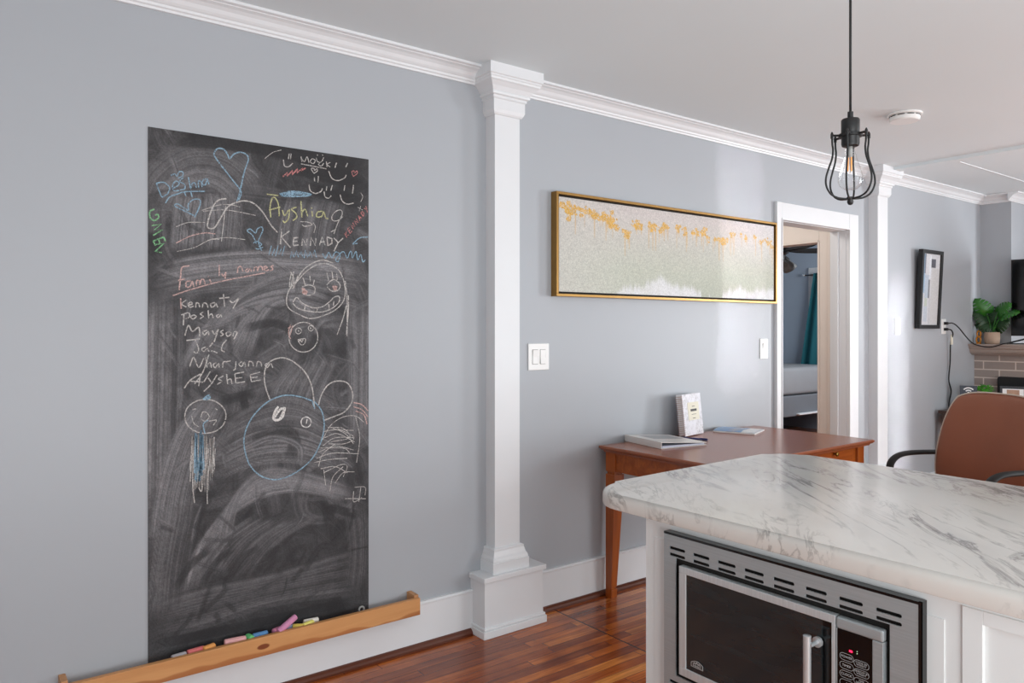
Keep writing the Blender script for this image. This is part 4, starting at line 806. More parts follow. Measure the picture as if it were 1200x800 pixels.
for (lx, ly, sx, sy) in ((AX0,AY1-lw,1,-1),(AX1-lw,AY1-lw,-1,-1),(AX0,AY0,1,1),(AX1-lw,AY0,-1,1)):
    bm = new()
    box(bm, lx, lx+lw, ly, ly+lw, AZ0, AZ1, .001)
    box(bm, lx+.006, lx+lw-.006, ly+.006, ly+lw-.006, AZ0-.014, AZ0)
    def sq(i, z):
        # taper on the inner two sides
        x0, x1 = (lx, lx+lw-i) if sx > 0 else (lx+i, lx+lw); y0, y1 = (ly+i, ly+lw) if sy < 0 else (ly, ly+lw-i)
        return [bm.verts.new(p) for p in ((x0,y0,z),(x1,y0,z),(x1,y1,z),(x0,y1,z))]
    R_ = [sq(.026,.0),sq(.024,.045),sq(.030,.047),sq(.030,.052),sq(.026,.054),sq(0,.60),sq(0,AZ0-.014)]
    for a, b in zip(R_, R_[1:]):
        for i in range(4): bm.faces.new((a[i],a[(i+1)%4],b[(i+1)%4],b[i]))
    bm.faces.new(R_[0][::-1]); bm.faces.new(R_[-1]); obj('leg', bm, 'cherry_v', dk)
for (x0,x1,y0,y1) in ((AX0+.006,AX0+.026,AY0+lw,AY1-lw),(AX1-.026,AX1-.006,AY0+lw,AY1-lw),(AX0+lw,AX1-lw,AY1-.026,AY1-.006),(AX0+lw,AX1-lw,AY0+.012,AY0+.03)):
    bm = new(); box(bm, x0,x1,y0,y1,AZ0+.004,AZ1); obj('apron', bm, 'cherry', dk)
for i, (x0, x1) in enumerate(((3.49,3.87),(2.86,3.40))):
    bm = new(); box(bm, x0, x1, AY0+.0, AY0+.012, AZ0+.012, AZ1-.004, .003); d = obj('drawer', bm, 'cherry', dk)
    bm = new(); c = ((x0+x1)/2, AY0, .733); lathe(bm, [(.004,0),(.004,-.010),(.010,-.014),(.012,-.019),(.009,-.024),(.002,-.025)], c, 16, 'y')
    bmesh.ops.translate(bm, verts=bm.verts, vec=-dk.location); k_ = obj('drawer_knob', bm, 'brass', d, True)

# ---- papers on the desk
zt = DT+.0005
bi = thing('ring_binder', 'white ring binder lying flat at the left end of the desk', 'binder', (3.03,2.66,zt), math.radians(-28+18))
def L(bmf, n, m, p, **k): return obj(n, bmf, m, p, **k)
bm = new(); box(bm, -.145,.145,-.155,.155,0,.003,.001); L(bm,'back_cover','binder',bi)
bm = new(); box(bm, -.15,-.146,-.155,.155,0,.034,.001); L(bm,'binder_spine','binder',bi)
bm = new(); vs=[bm.verts.new(p) for p in ((-.146,-.155,.031),(.145,-.155,.012),(.145,.155,.012),(-.146,.155,.031),(-.146,-.155,.034),(.145,-.155,.015),(.145,.155,.015),(-.146,.155,.034))]
for f in ((3,2,1,0),(4,5,6,7),(0,1,5,4),(1,2,6,5),(2,3,7,6),(3,0,4,7)): bm.faces.new([vs[i] for i in f])
L(bm,'front_cover','binder',bi)
bm = new(); vs=[bm.verts.new(p) for p in ((-.09,-.02,.0307),(.11,-.02,.0178),(.11,.12,.0178),(-.09,.12,.0307))]; bm.faces.new(vs); lab(L(bm,'cover_photo',mat('cover_grey',(176,178,180),.4,var=.2,vscale=20),bi),'greyish picture on the cover')
bm = new(); box(bm, -.135,.135,-.145,.145,.0035,.0115); lab(L(bm,'page_stack',mat('pages_blueish',(206,210,226),.7),bi),'pale pages inside')
bm = new(); box(bm,-.142,-.125,-.1,.1,.003,.02,.003); L(bm,'ring_mechanism','chrome',bi)
pen = thing('pen', 'navy blue pen lying beside the white ring binder', 'pen', (3.238,2.64,zt), math.radians(-72))
bm = new(); lathe(bm,[(.001,-.075),(.004,-.066),(.0055,-.055),(.0055,.045)],(0,0,.0062),12,'x'); L(bm,'barrel','penblue',pen,smooth=True)
bm = new(); lathe(bm,[(.006,.045),(.006,.072),(.004,.075)],(0,0,.0062),12,'x'); box(bm,.03,.072,-.0012,.0012,.0115,.0135); L(bm,'cap','penblue',pen)

pl = thing('spiral_planner', 'marbled spiral planner with cream label standing upright against the wall', 'notebook', (3.365,2.765,zt), math.radians(10))
tilt = Matrix.Rotation(math.radians(-6), 4, 'X')
def T(bm): bmesh.ops.transform(bm, matrix=tilt, verts=bm.verts); return bm
bm = new(); box(bm,-.098,.108,-.020,-.017,0.002,.232,.001); L(T(bm),'front_cover','marble_cover',pl)
bm = new(); box(bm,-.098,.108,.014,.017,0.002,.232,.001); L(T(bm),'back_cover','marble_cover',pl)
bm = new(); box(bm,-.092,.102,-.0165,.0135,0.006,.228); L(T(bm),'page_stack','paper',pl)
bm = new()
for i in range(20):
    zc = .012+i*.011; tube(bm, [(-.094+.015*math.cos(a*PI/6)-.006, -.002+.022*math.sin(a*PI/6), zc) for a in range(13)], .0016, 6)
L(T(bm),'coil_binding','chrome2',pl)
bm = new(); box(bm,-.046,.076,-.0212,-.0201,.085,.185); lb=L(T(bm),'cover_label','cardlabel',pl)
bm = new(); box(bm,-.018,.048,-.0222,-.0213,.134,.147); box(bm,.0,.03,-.0222,-.0213,.160,.163); box(bm,-.01,.04,-.0222,-.0213,.116,.118); box(bm,.0,.03,-.0222,-.0213,.094,.097); L(T(bm),'label_print','ink',lb)

mg = thing('magazine', 'glossy magazine with blue and white cover lying near the upright planner', 'magazine', (3.712,2.70,zt), math.radians(20))
bm = new(); box(bm,-.105,.105,-.12,.12,0,.008,.002); L(bm,'page_stack','paper',mg)
bm = new(); n=10
for i in range(n):
    for s in (0,):
        pass
gx=[bm.verts.new((-.105+.21*i/n, y, .0095+.006*math.sin(i/n*PI)*(.6 if y<0 else 1))) for y in (-.12,.12) for i in range(n+1)]
for i in range(n): bm.faces.new((gx[i],gx[i+1],gx[n+2+i],gx[n+1+i]))
def cover_mat():
    g=G('magazine_cover'); s=g.sep(g.pos()); n_=g.noise(g.pos((1,3,1)),9,3)
    v=g.math('ADD',g.math('MULTIPLY',s[1],4.1),g.math('MULTIPLY_ADD',n_,.35,.33))
    g.set(g.ramp(v,[(.0,lin(226,228,232)),(.3,lin(222,222,220)),(.36,lin(96,140,188)),(.55,lin(140,146,160)),(.72,lin(92,136,186)),(1,lin(120,160,200))]),.25); return g.m
L(bm,'front_cover',cover_mat(),mg)

# ================================================================== kitchen island
FX = 1.555
isl = thing('island_cabinet', 'white painted island cabinet housing the microwave under the marble counter', 'cabinet', (1.9,.4,0))
bm = new()
for (y0,y1,z0,z1) in ((1.342,1.435,.0,.861),(.612,.70,.0,.861),(.70,1.342,.836,.861),(.70,1.342,.0,.405),(-.8,-.7,0,.861),(-.7,.612,.84,.861),(-.7,.612,0,.11)): box(bm, FX, FX+.02, y0,y1,z0,z1)
obj('face_frame', bm, 'cabinet', isl)
bm = new(); box(bm, FX+.02, 2.2, 1.415, 1.435, 0, .861); box(bm, 2.18, 2.2, -.8, 1.415, 0, .861); box(bm, FX+.02, 2.18, -.8,-.78,0,.861); box(bm, FX+.02,2.18,-.78,1.415,.09,.11); box(bm, FX+.02,2.18,.66,.68,.11,.861); box(bm,FX+.02,2.18,.68,1.415,.375,.395)
obj('carcass', bm, 'cabinet', isl)
bm = new(); box(bm, FX-.0025, FX, 1.349, 1.402, .10, .813); obj('filler_strip', bm, 'cabinet', isl)
bm = new(); box(bm, FX-.0025, FX, .657, .694, .10, .815); obj('filler_strip', bm, 'cabinet', isl)
def panel_door(y0, y1):
    bm = new(); z0, z1 = .115, .852; st=.036; ft=.018; xf=FX-.004
    box(bm, xf, FX+.02, y1-st, y1, z0, z1, .001); box(bm, xf, FX+.02, y0, y0+st, z0, z1, .001); box(bm, xf, FX+.02, y0+st, y1-st, z1-.026, z1,.001); box(bm, xf, FX+.02, y0+st, y1-st, z0, z0+st,.001)
    d = obj('cabinet_door', bm, 'cabinet', isl)
    bm = new(); box(bm, FX+.005, FX+.016, y0+st, y1-st, z0+st, z1-.026)
    bmesh.ops.translate(bm, verts=bm.verts, vec=-isl.location); obj('door_panel', bm, 'cabinet', d)
panel_door(.0, .625-.0005); panel_door(-.68, -.012)
# ---- counter
bm = new()
def arc(cx, cy, r, a0, a1, n=8): return [(cx+r*math.cos(a0+(a1-a0)*i/n), cy+r*math.sin(a0+(a1-a0)*i/n)) for i in range(n+1)]
poly = [(1.530,-.9),(2.572,-.9)]+arc(2.572-.115,1.683-.115,.115,0,PI/2)+[(2.2,1.676),(1.95,1.668)]+arc(1.530+.125,1.655-.125,.125,PI/2,PI)
prism(bm, poly, .862, .91)
bm.faces.ensure_lookup_table()
tf = [f for f in bm.faces if abs(f.normal.z) > .9 or all(abs(v.co.z-.91) < 1e-5 for v in f.verts)]
te = [e for e in bm.edges if all(abs(v.co.z-.91) < 1e-5 for v in e.verts)]
be = [e for e in bm.edges if all(abs(v.co.z-.862) < 1e-5 for v in e.verts)]
bmesh.ops.bevel(bm, geom=te, offset=.019, segments=5, affect='EDGES', profile=.5)
be = [e for e in bm.edges if all(abs(v.co.z-.862) < 1e-5 for v in e.verts)]
bmesh.ops.bevel(bm, geom=be, offset=.006, segments=2, affect='EDGES', profile=.5)
o = obj('countertop', bm, 'marble', None, True, True); tag(o, 'white marble-look countertop with grey veins and rounded corners on the island', 'countertop')

# ---- built-in microwave
mw = thing('microwave_oven', 'stainless steel built-in microwave with vented trim set in the white island', 'microwave', (1.56,1.02,.41))
X = 1.530
Y0, Y1, Z0, Z1 = .695, 1.348, .405, .838
OY0, OY1, OZ0, OZ1 = .751, 1.3085, .474, .7815
starts = [(1.33,1.277),(1.252,1.2),(1.175,1.122),(1.098,1.044),(1.019,.965),(.938,.887),(.86,.807),(.78,.727)]
def trim_face():
    """steel face plate with real slots: 2-D tiling in (y,z) around slots and opening"""
    bm = new()
    rows_top = [(.8005,.8085),(.7835,.7915)]; rows_bot = [(.4505,.4585),(.4335,.4415)]
    ys = sorted({Y0,Y1,OY0,OY1}|{round(b,4) for s in starts for b in s}); zs = sorted({Z0,Z1,OZ0,OZ1}|{z for r in rows_top+rows_bot for z in r})
    vs = {}
    def vv(y,z):
        if (y,z) not in vs: vs[(y,z)] = bm.verts.new((X,y,z))
        return vs[(y,z)]
    for ya,yb in zip(ys,ys[1:]):
        for za,zb in zip(zs,zs[1:]):
            yc, zc = (ya+yb)/2,(za+zb)/2
            if OY0<yc<OY1 and OZ0<zc<OZ1: continue
            if any(b<yc<a for a,b in starts) and any(r0<zc<r1 for r0,r1 in rows_top+rows_bot): continue
            bm.faces.new((vv(ya,za),vv(ya,zb),vv(yb,zb),vv(yb,za)))
    r = bmesh.ops.extrude_face_region(bm, geom=list(bm.faces))
    bmesh.ops.translate(bm, verts=[v for v in r['geom'] if isinstance(v, bmesh.types.BMVert)], vec=(.004,0,0))
    # rounded slot ends
    for a,b in starts:
        for r0,r1 in rows_top+rows_bot:
            h_ = (r1-r0)/2; zc = (r0+r1)/2
            for ye, sg in ((a,-1),(b,1)):
                for s2 in (1,-1):
                    pts = [(ye,zc+s2*h_)]+[(ye+sg*(h_-h_*math.sin(t*PI/8)), zc+s2*h_*math.cos(PI/2-t*PI/8) if False else zc+s2*(h_*math.cos(t*PI/8) if False else h_*math.sin(t*PI/8))) for t in range(5)]
                    # fillet sliver between slot corner and its rounded end
                    arcp = [(ye+sg*h_*(1-math.cos(t*PI/8)), zc+s2*h_*math.sin(t*PI/8)) for t in range(5)]
                    poly = [bm.verts.new((X,y,z)) for y,z in [(ye,zc+s2*h_)]+arcp[:-1]+[(ye+sg*h_,zc+s2*h_)]]
                    bm.faces.new(poly)
    return bm
lab(obj('trim_frame', trim_face(), 'steel', mw), 'brushed steel trim with paired vent slots')
bm = new(); th=.0035
box(bm, X+.004, FX-.0028, Y0, Y1, Z1-th, Z1); box(bm, X+.004, FX-.0028, Y0, Y1, Z0, Z0+th); box(bm, X+.004, FX-.0028, Y0, Y0+th, Z0+th, Z1-th); box(bm, X+.004, FX-.0028, Y1-th, Y1, Z0+th, Z1-th)
box(bm, X-.0005, X+.0045, Y0-.006, Y0, Z0, Z1+.006); box(bm, X-.0005, FX-.0028, Y0-.006, Y0, Z0, Z1+.006); box(bm, X-.0005, FX-.0028, Y0, Y1, Z1, Z1+.006)
lab(obj('trim_return', bm, 'blackgloss', mw), 'black return edge of the trim')
bm = new(); box(bm, X+.012, X+.016, Y0+.006, Y1-.006, Z0+.006, Z1-.006); lab(obj('vent_backing', bm, 'felt', mw), 'black space behind the vents')
bm = new(); box(bm, FX+.005, 1.95, .715, 1.33, .42, .82); obj('oven_body', bm, 'dcase', mw)
# door
DY0, DY1, DZ0, DZ1 = .8635, 1.291, .486, .767
GY0, GY1, GZ0, GZ1 = .872, 1.268, .508, .749
bm = new(); xd = X-.008
for y0,y1,z0,z1 in ((DY0,DY1,GZ1,DZ1),(DY0,DY1,DZ0,GZ0),(GY1,DY1,GZ0,GZ1),(DY0,GY0,GZ0,GZ1)): box(bm, xd, X+.010, y0,y1,z0,z1,.0012)
dr = obj('oven_door', bm, 'steel_v', mw); lab(dr, 'bright steel door frame')
def sub(n, bm, m, p, lb=None, **k):
    bmesh.ops.translate(bm, verts=bm.verts, vec=-mw.location); o = obj(n, bm, m, p, **k)
    if lb: o['label'] = lb
    return o
bm = new(); box(bm, xd+.002, X+.008, GY0, GY1, GZ0, GZ1); sub('door_glass', bm, 'mwglass', dr, 'dark reflective door glass')
bm = new(); box(bm, xd+.0015, xd+.0019, GY0+.0005, GY0+.020, GZ0, GZ1); sub('door_border', bm, 'blackgloss', dr)
hy = .908
bm = new(); lathe(bm, [(.0085,.500),(.0085,.7185),(.007,.7195)], (xd-.034,hy,0), 18)
for z in (.70,.535): lathe(bm, [(.005,-.036),(.005,0)], (xd,hy-.007,z), 14, 'x'); lathe(bm, [(.005,-.008),(.0115,-.008),(.0115,-.002),(.007,0)], (xd,hy-.007,z), 16, 'x')
sub('door_handle', bm, 'chrome', dr, 'vertical tubular steel handle', smooth=True, auto=True)
bm = new(); M2 = Matrix(((0,0,-1,xd-.0001),(-1,0,0,1.251),(0,1,0,.522),(0,0,0,1)))
out = [(0,0),(.038,0),(.038,.011)]+[(.038-.038*i/8, .011+.007*math.sin(PI*i/8)) for i in range(1,8)]+[(0,.011)]
prism(bm, out, 0, .0006, M2)
emb = sub('maker_emblem', bm, 'emb', dr, 'small silver arched emblem')
bm = new(); inn = [(.002,.0018),(.036,.0018),(.036,.0102)]+[(.036-.034*i/8, .0102+.0062*math.sin(PI*i/8)) for i in range(1,8)]+[(.002,.0102)]
prism(bm, inn, .0006, .0008, M2); sub('emblem_field', bm, 'ink', emb)
bm = new(); prism(bm, [(.006,.008),(.012,.014),(.015,.0105),(.019,.0165),(.023,.0105),(.026,.014),(.032,.008),(.029,.008),(.026,.011),(.023,.008),(.019,.0125),(.015,.008),(.012,.011),(.009,.008)], .0008, .001, M2)
for i in range(6): prism(bm, [(.007+i*.0042,.0032),(.0094+i*.0042,.0032),(.0094+i*.0042,.0066),(.007+i*.0042,.0066)], .0008, .001, M2)
sub('emblem_relief', bm, 'emb', emb)
# control panel
CY0_, CY1_ = .761, .862
bm = new(); box(bm, xd, X+.010, CY0_, CY1_, .742, DZ1, .004); box(bm, xd, X+.010, CY0_, .783, DZ0, .742, .0012); box(bm, xd, X+.010, .783, CY1_, DZ0, .508,.0012); box(bm, xd, X+.010, .8592, CY1_, .508,.742,.0006)
cp = obj('control_panel', bm, 'steel', mw); lab(cp, 'steel surround of the keypad')
bm = new(); box(bm, xd+.001, X+.008, .783, .8592, .508, .742); sub('keypad_face', bm, 'blackgloss', cp, 'glossy black keypad')
bm = new(); xk = xd+.0004
for z0,z1 in ((.7005,.7045),): box(bm, xk, xk+.0006, .8255,.8325,z0,z1,.0002)
sub('power_indicator', bm, 'led', cp, 'red indicator light')
bm = new(); box(bm, xk, xk+.0006, .8145,.8160,.7060,.7072); box(bm, xk, xk+.0006, .8145,.8160,.7015,.7027); sub('clock_dots', bm, 'dots', cp)
def ring_pill(y0,y1,z0,z1,lw=.0007):
    bm = new(); h_=(z1-z0)/2; zc=(z0+z1)/2
    def outl(d):
        hh_=h_-d; return [(y1-h_+hh_*math.cos(a),zc+hh_*math.sin(a)) for a in [PI/2-PI*i/8 for i in range(9)]]+[(y0+h_+hh_*math.cos(a),zc+hh_*math.sin(a)) for a in [-PI/2-PI*i/8 for i in range(9)]]
    A=[bm.verts.new((xk,y,z)) for y,z in outl(0)]; B=[bm.verts.new((xk,y,z)) for y,z in outl(lw)]
    for i in range(len(A)): bm.faces.new((A[i],A[(i+1)%len(A)],B[(i+1)%len(A)],B[i]))
    return bm
def text_into(bm, s, yl, zc, size, align='CENTER'):
    c = bpy.data.curves.new('t','FONT'); c.body = s; c.size = size; c.align_x = 'CENTER'; c.align_y = 'CENTER'; c.space_line=.85
    ob = bpy.data.objects.new('t', c); COL.objects.link(ob); bpy.context.view_layer.update()
    me = bpy.data.meshes.new_from_object(ob.evaluated_get(bpy.context.evaluated_depsgraph_get()))
    M3 = Matrix(((0,0,1,xk-.0002),(-1,0,0,yl),(0,1,0,zc),(0,0,0,1))); me.transform(M3); bm.from_mesh(me)
    bpy.data.objects.remove(ob); bpy.data.curves.remove(c); bpy.data.meshes.remove(me)
LEFT = ['POWER','TIMER','CLOCK','1','4','7','STOP']; RIGHT = ['COOK BY\nWEIGHT','DEFROST BY\nWEIGHT','TIME\nDEFROST','2','5','8','START']
for i in range(7):
    for yc, tx, hw in ((.838,LEFT[i],.0155),(.806,RIGHT[i],.0165)):
        zc = .687-i*.0185-(0 if yc > .82 else .0045)
        bm = ring_pill(yc-hw, yc+hw, zc-.0075, zc+.0075)
        text_into(bm, tx, yc, zc, .0072 if '\n' not in tx else .0056)
        lab(sub('keypad_button', bm, 'txt', cp), 'pale lettered key reading '+tx.replace('\n',' '))

# ================================================================== pendant lamp
PC = Vector((2.0,1.09,0))
pn = thing('pendant_lamp', 'black wire cage pendant lamp hanging over the island', 'pendant lamp', (PC.x,PC.y,H))
def lz(prof, n=28): 
    bm = new(); lathe(bm, prof, (PC.x,PC.y,0), n); return bm
obj('ceiling_canopy', lz([(.055,H-.0005),(.055,H-.012),(.045,H-.024),(.006,H-.026)]), 'black', pn, True, True)
bm = new(); tube(bm, [(PC.x,PC.y,H-.02),(PC.x,PC.y,1.97)], .0034, 10); lab(obj('lamp_cord', bm, 'rubber', pn, True), 'thin black hanging cord')
obj('lamp_socket', lz([(.0075,1.978),(.0075,1.958),(.022,1.958),(.024,1.955),(.024,1.919),(.0235,1.918),(.0235,1.890),(.022,1.884),(.018,1.882)]), 'black', pn, True, True)
bm = lz([(.024,1.917),(.031,1.917),(.031,1.909),(.024,1.909)])
NW = 6; a0 = .35
for i in range(NW):
    a = a0+2*PI*i/NW; d = Vector((math.cos(a),math.sin(a),0)); s = Vector((-d.y,d.x,0))
    tube(bm, [PC+d*.025+Vector((0,0,1.913)), PC+d*.052+Vector((0,0,1.913))], .004, 6, (.006,.003))
    lathe(bm, [(.004,1.905),(.004,1.917),(.0015,1.923)], tuple(PC+d*.050), 10)
obj('cage_ring', bm, 'black', pn)
for i in range(NW):
    a = a0+2*PI*i/NW; d = Vector((math.cos(a),math.sin(a),0)); bm = new()
    pf = [(.050,1.912),(.049,1.890),(.047,1.872),(.050,1.848),(.059,1.822),(.066,1.796),(.065,1.774),(.054,1.753),(.036,1.742),(.018,1.739),(.003,1.738)]
    tube(bm, catmull([tuple(PC+d*r+Vector((0,0,z))) for r,z in pf], 5), .0027, 8); obj('cage_wire', bm, 'black', pn, True)
obj('cage_finial', lz([(.001,1.721),(.006,1.723),(.009,1.730),(.007,1.737),(.010,1.739),(.010,1.743),(.003,1.744)]), 'black', pn, True)
bl = obj('bulb', lz([(.012,1.884),(.013,1.868),(.017,1.850),(.026,1.822),(.032,1.800),(.0325,1.788),(.028,1.774),(.018,1.765),(.008,1.762),(.001,1.7615)]), 'glass', pn, True)
lab(bl, 'clear pear-shaped glass bulb')
bm = new(); 
for a in (0,2.1,4.2): 
    dx,dy = .005*math.cos(a),.005*math.sin(a); tube(bm, [(PC.x+dx,PC.y+dy,1.852),(PC.x+dx*1.2,PC.y+dy*1.2,1.815)], .0016, 6)
bmesh.ops.translate(bm, verts=bm.verts, vec=-pn.location); lab(obj('filament', bm, 'filament', bl), 'amber filament rods')
bm = new(); lathe(bm, [(.006,1.884),(.006,1.858),(.003,1.852),(.001,1.81)], (PC.x,PC.y,0), 12); bmesh.ops.translate(bm, verts=bm.verts, vec=-pn.location); obj('bulb_stem', bm, 'frost', bl)

# ---- smoke detector
sd = thing('smoke_detector', 'round white smoke detector on the ceiling behind the pendant lamp', 'smoke detector', (4.24,2.0,H))
def sl(prof): 
    bm = new(); lathe(bm, prof, (4.24,2.0,0), 36); return bm
obj('mounting_plate', sl([(.088,H-.0004),(.088,H-.008),(.084,H-.011),(.03,H-.011)]), 'plastic_w', sd, True, True)
obj('detector_body', sl([(.070,H-.0112),(.074,H-.014),(.078,H-.020),(.076,H-.036),(.070,H-.042),(.03,H-.044),(.001,H-.044)]), 'plastic_w', sd, True, True)
bm = new()
for i in range(10):
    a0_ = 2*PI*i/10; P_ = [(4.24+.0765*math.cos(a0_+j*.09), 2.0+.0765*math.sin(a0_+j*.09), H-.016) for j in range(6)]; tube(bm, P_, .0022, 6)
obj('vent_slot', bm, 'black', sd)

# ================================================================== office chair
ch_ = thing('office_chair', 'brown leather office chair with pale piping and black curved arms', 'chair', CHAIR_LOC, CHAIR_ROT)
def slab(f, nu=26, nv=22):
    """closed cushion: f(u,v,side)->point, u,v in [-1,1]"""
    bm = new(); g = {}
    for s in (1,-1):
        for i in range(nu+1):
            for j in range(nv+1):
                u, v = -1+2*i/nu, -1+2*j/nv
                edge = i in (0,nu) or j in (0,nv)
                if s == -1 and edge: g[(s,i,j)] = g[(1,i,j)]; continue
                g[(s,i,j)] = bm.verts.new(f(u,v,0 if edge else s))
        for i in range(nu):
            for j in range(nv):
                q4 = [g[(s,i,j)],g[(s,i+1,j)],g[(s,i+1,j+1)],g[(s,i,j+1)]]
                bm.faces.new(q4 if s == 1 else q4[::-1])
    return bm
def sqc(u, v, k=.28):
    # square-to-rounded-square map
    uu = u*math.sqrt(1-k*v*v/1.0*abs(v)**2*.9); vv = v*math.sqrt(1-k*u*u*abs(u)**2*.9); return uu, vv
def back_pt(u, v, s):
    uu, vv = sqc(u, v, .24); z = .745+.285*vv
    w_ = .292-.018*vv
    th_ = .040*math.sqrt(max(0,1-abs(u)**5))*math.sqrt(max(0,1-abs(v)**5))
    x = -.20-.20*(z-.53)+.045*uu*uu+.02*math.cos(vv*2.2)
    return (x+s*th_, uu*w_, z)
bk = obj('backrest', slab(back_pt, 30, 26), 'leather', ch_, True); lab(bk, 'padded brown leather back')
edge = [back_pt(-1,-1+2*j/26,0) for j in range(27)]+[back_pt(-1+2*i/30,1,0) for i in range(1,31)]+[back_pt(1,1-2*j/26,0) for j in range(1,27)]
bm = new(); tube(bm, edge, .005, 8); pp = obj('piping', bm, 'piping', ch_, True); pp.parent = bk
def seat_pt(u, v, s):
    uu, vv = sqc(u, v, .4); th_ = .045*math.sqrt(max(0,1-abs(u)**5))*math.sqrt(max(0,1-abs(v)**5))
    x = .02+.26*vv; return (x, uu*.265, .475+s*th_+.02*uu*uu-(.02*max(0,vv)**3))
lab(obj('seat', slab(seat_pt), 'leather', ch_, True), 'padded brown leather seat')
for s in (1,-1):
    bm = new(); y = s*.325
    P_ = catmull([(-.28,y*.97,.665),(-.20,y,.672),(-.05,y,.675),(.04,y,.668),(.092,y,.645),(.118,y,.605),(.112,y,.54),(.075,y*.98,.48),(.0,y*.93,.43),(-.06,y*.7,.41)], 6)
    tube(bm, P_, .02, 12, (.026,.0135)); obj('arm', bm, 'rubber', ch_, True)
bm = new(); lathe(bm, [(.028,.10),(.028,.26),(.018,.262),(.018,.40)], n=18); obj('gas_column', bm, 'rubber', ch_, True, True)
bm = new(); box(bm, -.12,.12,-.1,.1,.395,.43,.01); obj('seat_plate', bm, 'rubber', ch_)
for i in range(5):
    a = 2*PI*i/5+.3; d = Vector((math.cos(a),math.sin(a),0)); bm = new()
    tube(bm, [Vector((0,0,.135))+d*.02, Vector((0,0,.12))+d*.15, Vector((0,0,.085))+d*.30], .02, 10, (.024,.017)); lg = obj('base_spoke', bm, 'rubber', ch_, True)
    bm = new(); c = d*.295+Vector((0,0,.027)); e = Vector((-d.y,d.x,0))
    for s in (-1,1): tube(bm, [c+e*s*.010, c+e*s*.026], .0265, 16)
    tube(bm, [c+Vector((0,0,.03)), c+Vector((0,0,.055))], .008, 8); cs = obj('caster', bm, 'rubber', ch_); cs.parent = lg

# ================================================================== fireplace corner
fp = thing('fireplace', 'taupe brick fireplace with moulded mantelpiece in the far corner', 'fireplace', (7.33,1.9,0))
bm = new(); box(bm, 7.33, 7.459, .9, 2.849, 0, 1.150); lab(obj('brick_surround', bm, 'brick', fp), 'taupe brick with pale mortar')
bm = new(); mp = [(0,1.149),(.052,1.149),(.075,1.160),(.094,1.175),(.100,1.190),(.100,1.200),(.112,1.206),(.118,1.214),(.118,1.228),(.130,1.232),(.130,1.246),(-.30,1.246),(-.30,1.150)]
mp = [(o, z) for o, z in mp]
sweep(bm, [(min(o,.2) if o > -.2 else -.128, z) for o, z in mp], (7.33,.88,0), (7.33,2.849,0), (-1,0,0)); lab(obj('mantelpiece', bm, 'stone', fp), 'taupe painted moulded shelf')
bm = new(); o_ = arc(1.30,.93,.035,PI,PI/2,6); 
def ins_poly(y0,y1,z1,r): return [(y0,0),(y1,0)]+arc(y1-r,z1-r,r,0,PI/2,6)+arc(y0+r,z1-r,r,PI/2,PI,6)
Mi = Matrix(((0,0,1,0),(1,0,0,0),(0,1,0,0),(0,0,0,1)))
bm = new(); prism(bm, ins_poly(1.25,2.655,.966,.02), 7.300, 7.329, Mi, .003); lab(obj('firebox_front', bm, 'black', fp), 'black firebox front with rounded corners')
bm = new(); prism(bm, ins_poly(1.42,2.50,.80,.03), 7.296, 7.300, Mi); obj('firebox_glass', bm, 'blackgloss', fp)

tv = thing('television', 'black flat television standing on the mantelpiece at the right edge', 'television', (7.34,1.95,1.247))
bm = new(); box(bm, 7.36, 7.395, 1.35, 2.572, 1.318, 1.975, .004); obj('tv_body', bm, 'black', tv)  # left edge widened to stand in for the dark shadow on the wall
bm = new(); box(bm, 7.358, 7.361, 1.36, 2.562, 1.33, 1.965); obj('tv_screen', bm, 'blackgloss', tv)
for y in (2.34,1.52):
    bm = new(); tube(bm, [(7.25,y+.225 if y > 2 else y-.1,1.2535),(7.375,y,1.33)], .007, 8); tube(bm, [(7.44,y+.1 if y > 2 else y-.1,1.2535),(7.375,y,1.33)], .007, 8); obj('tv_foot', bm, 'black', tv)

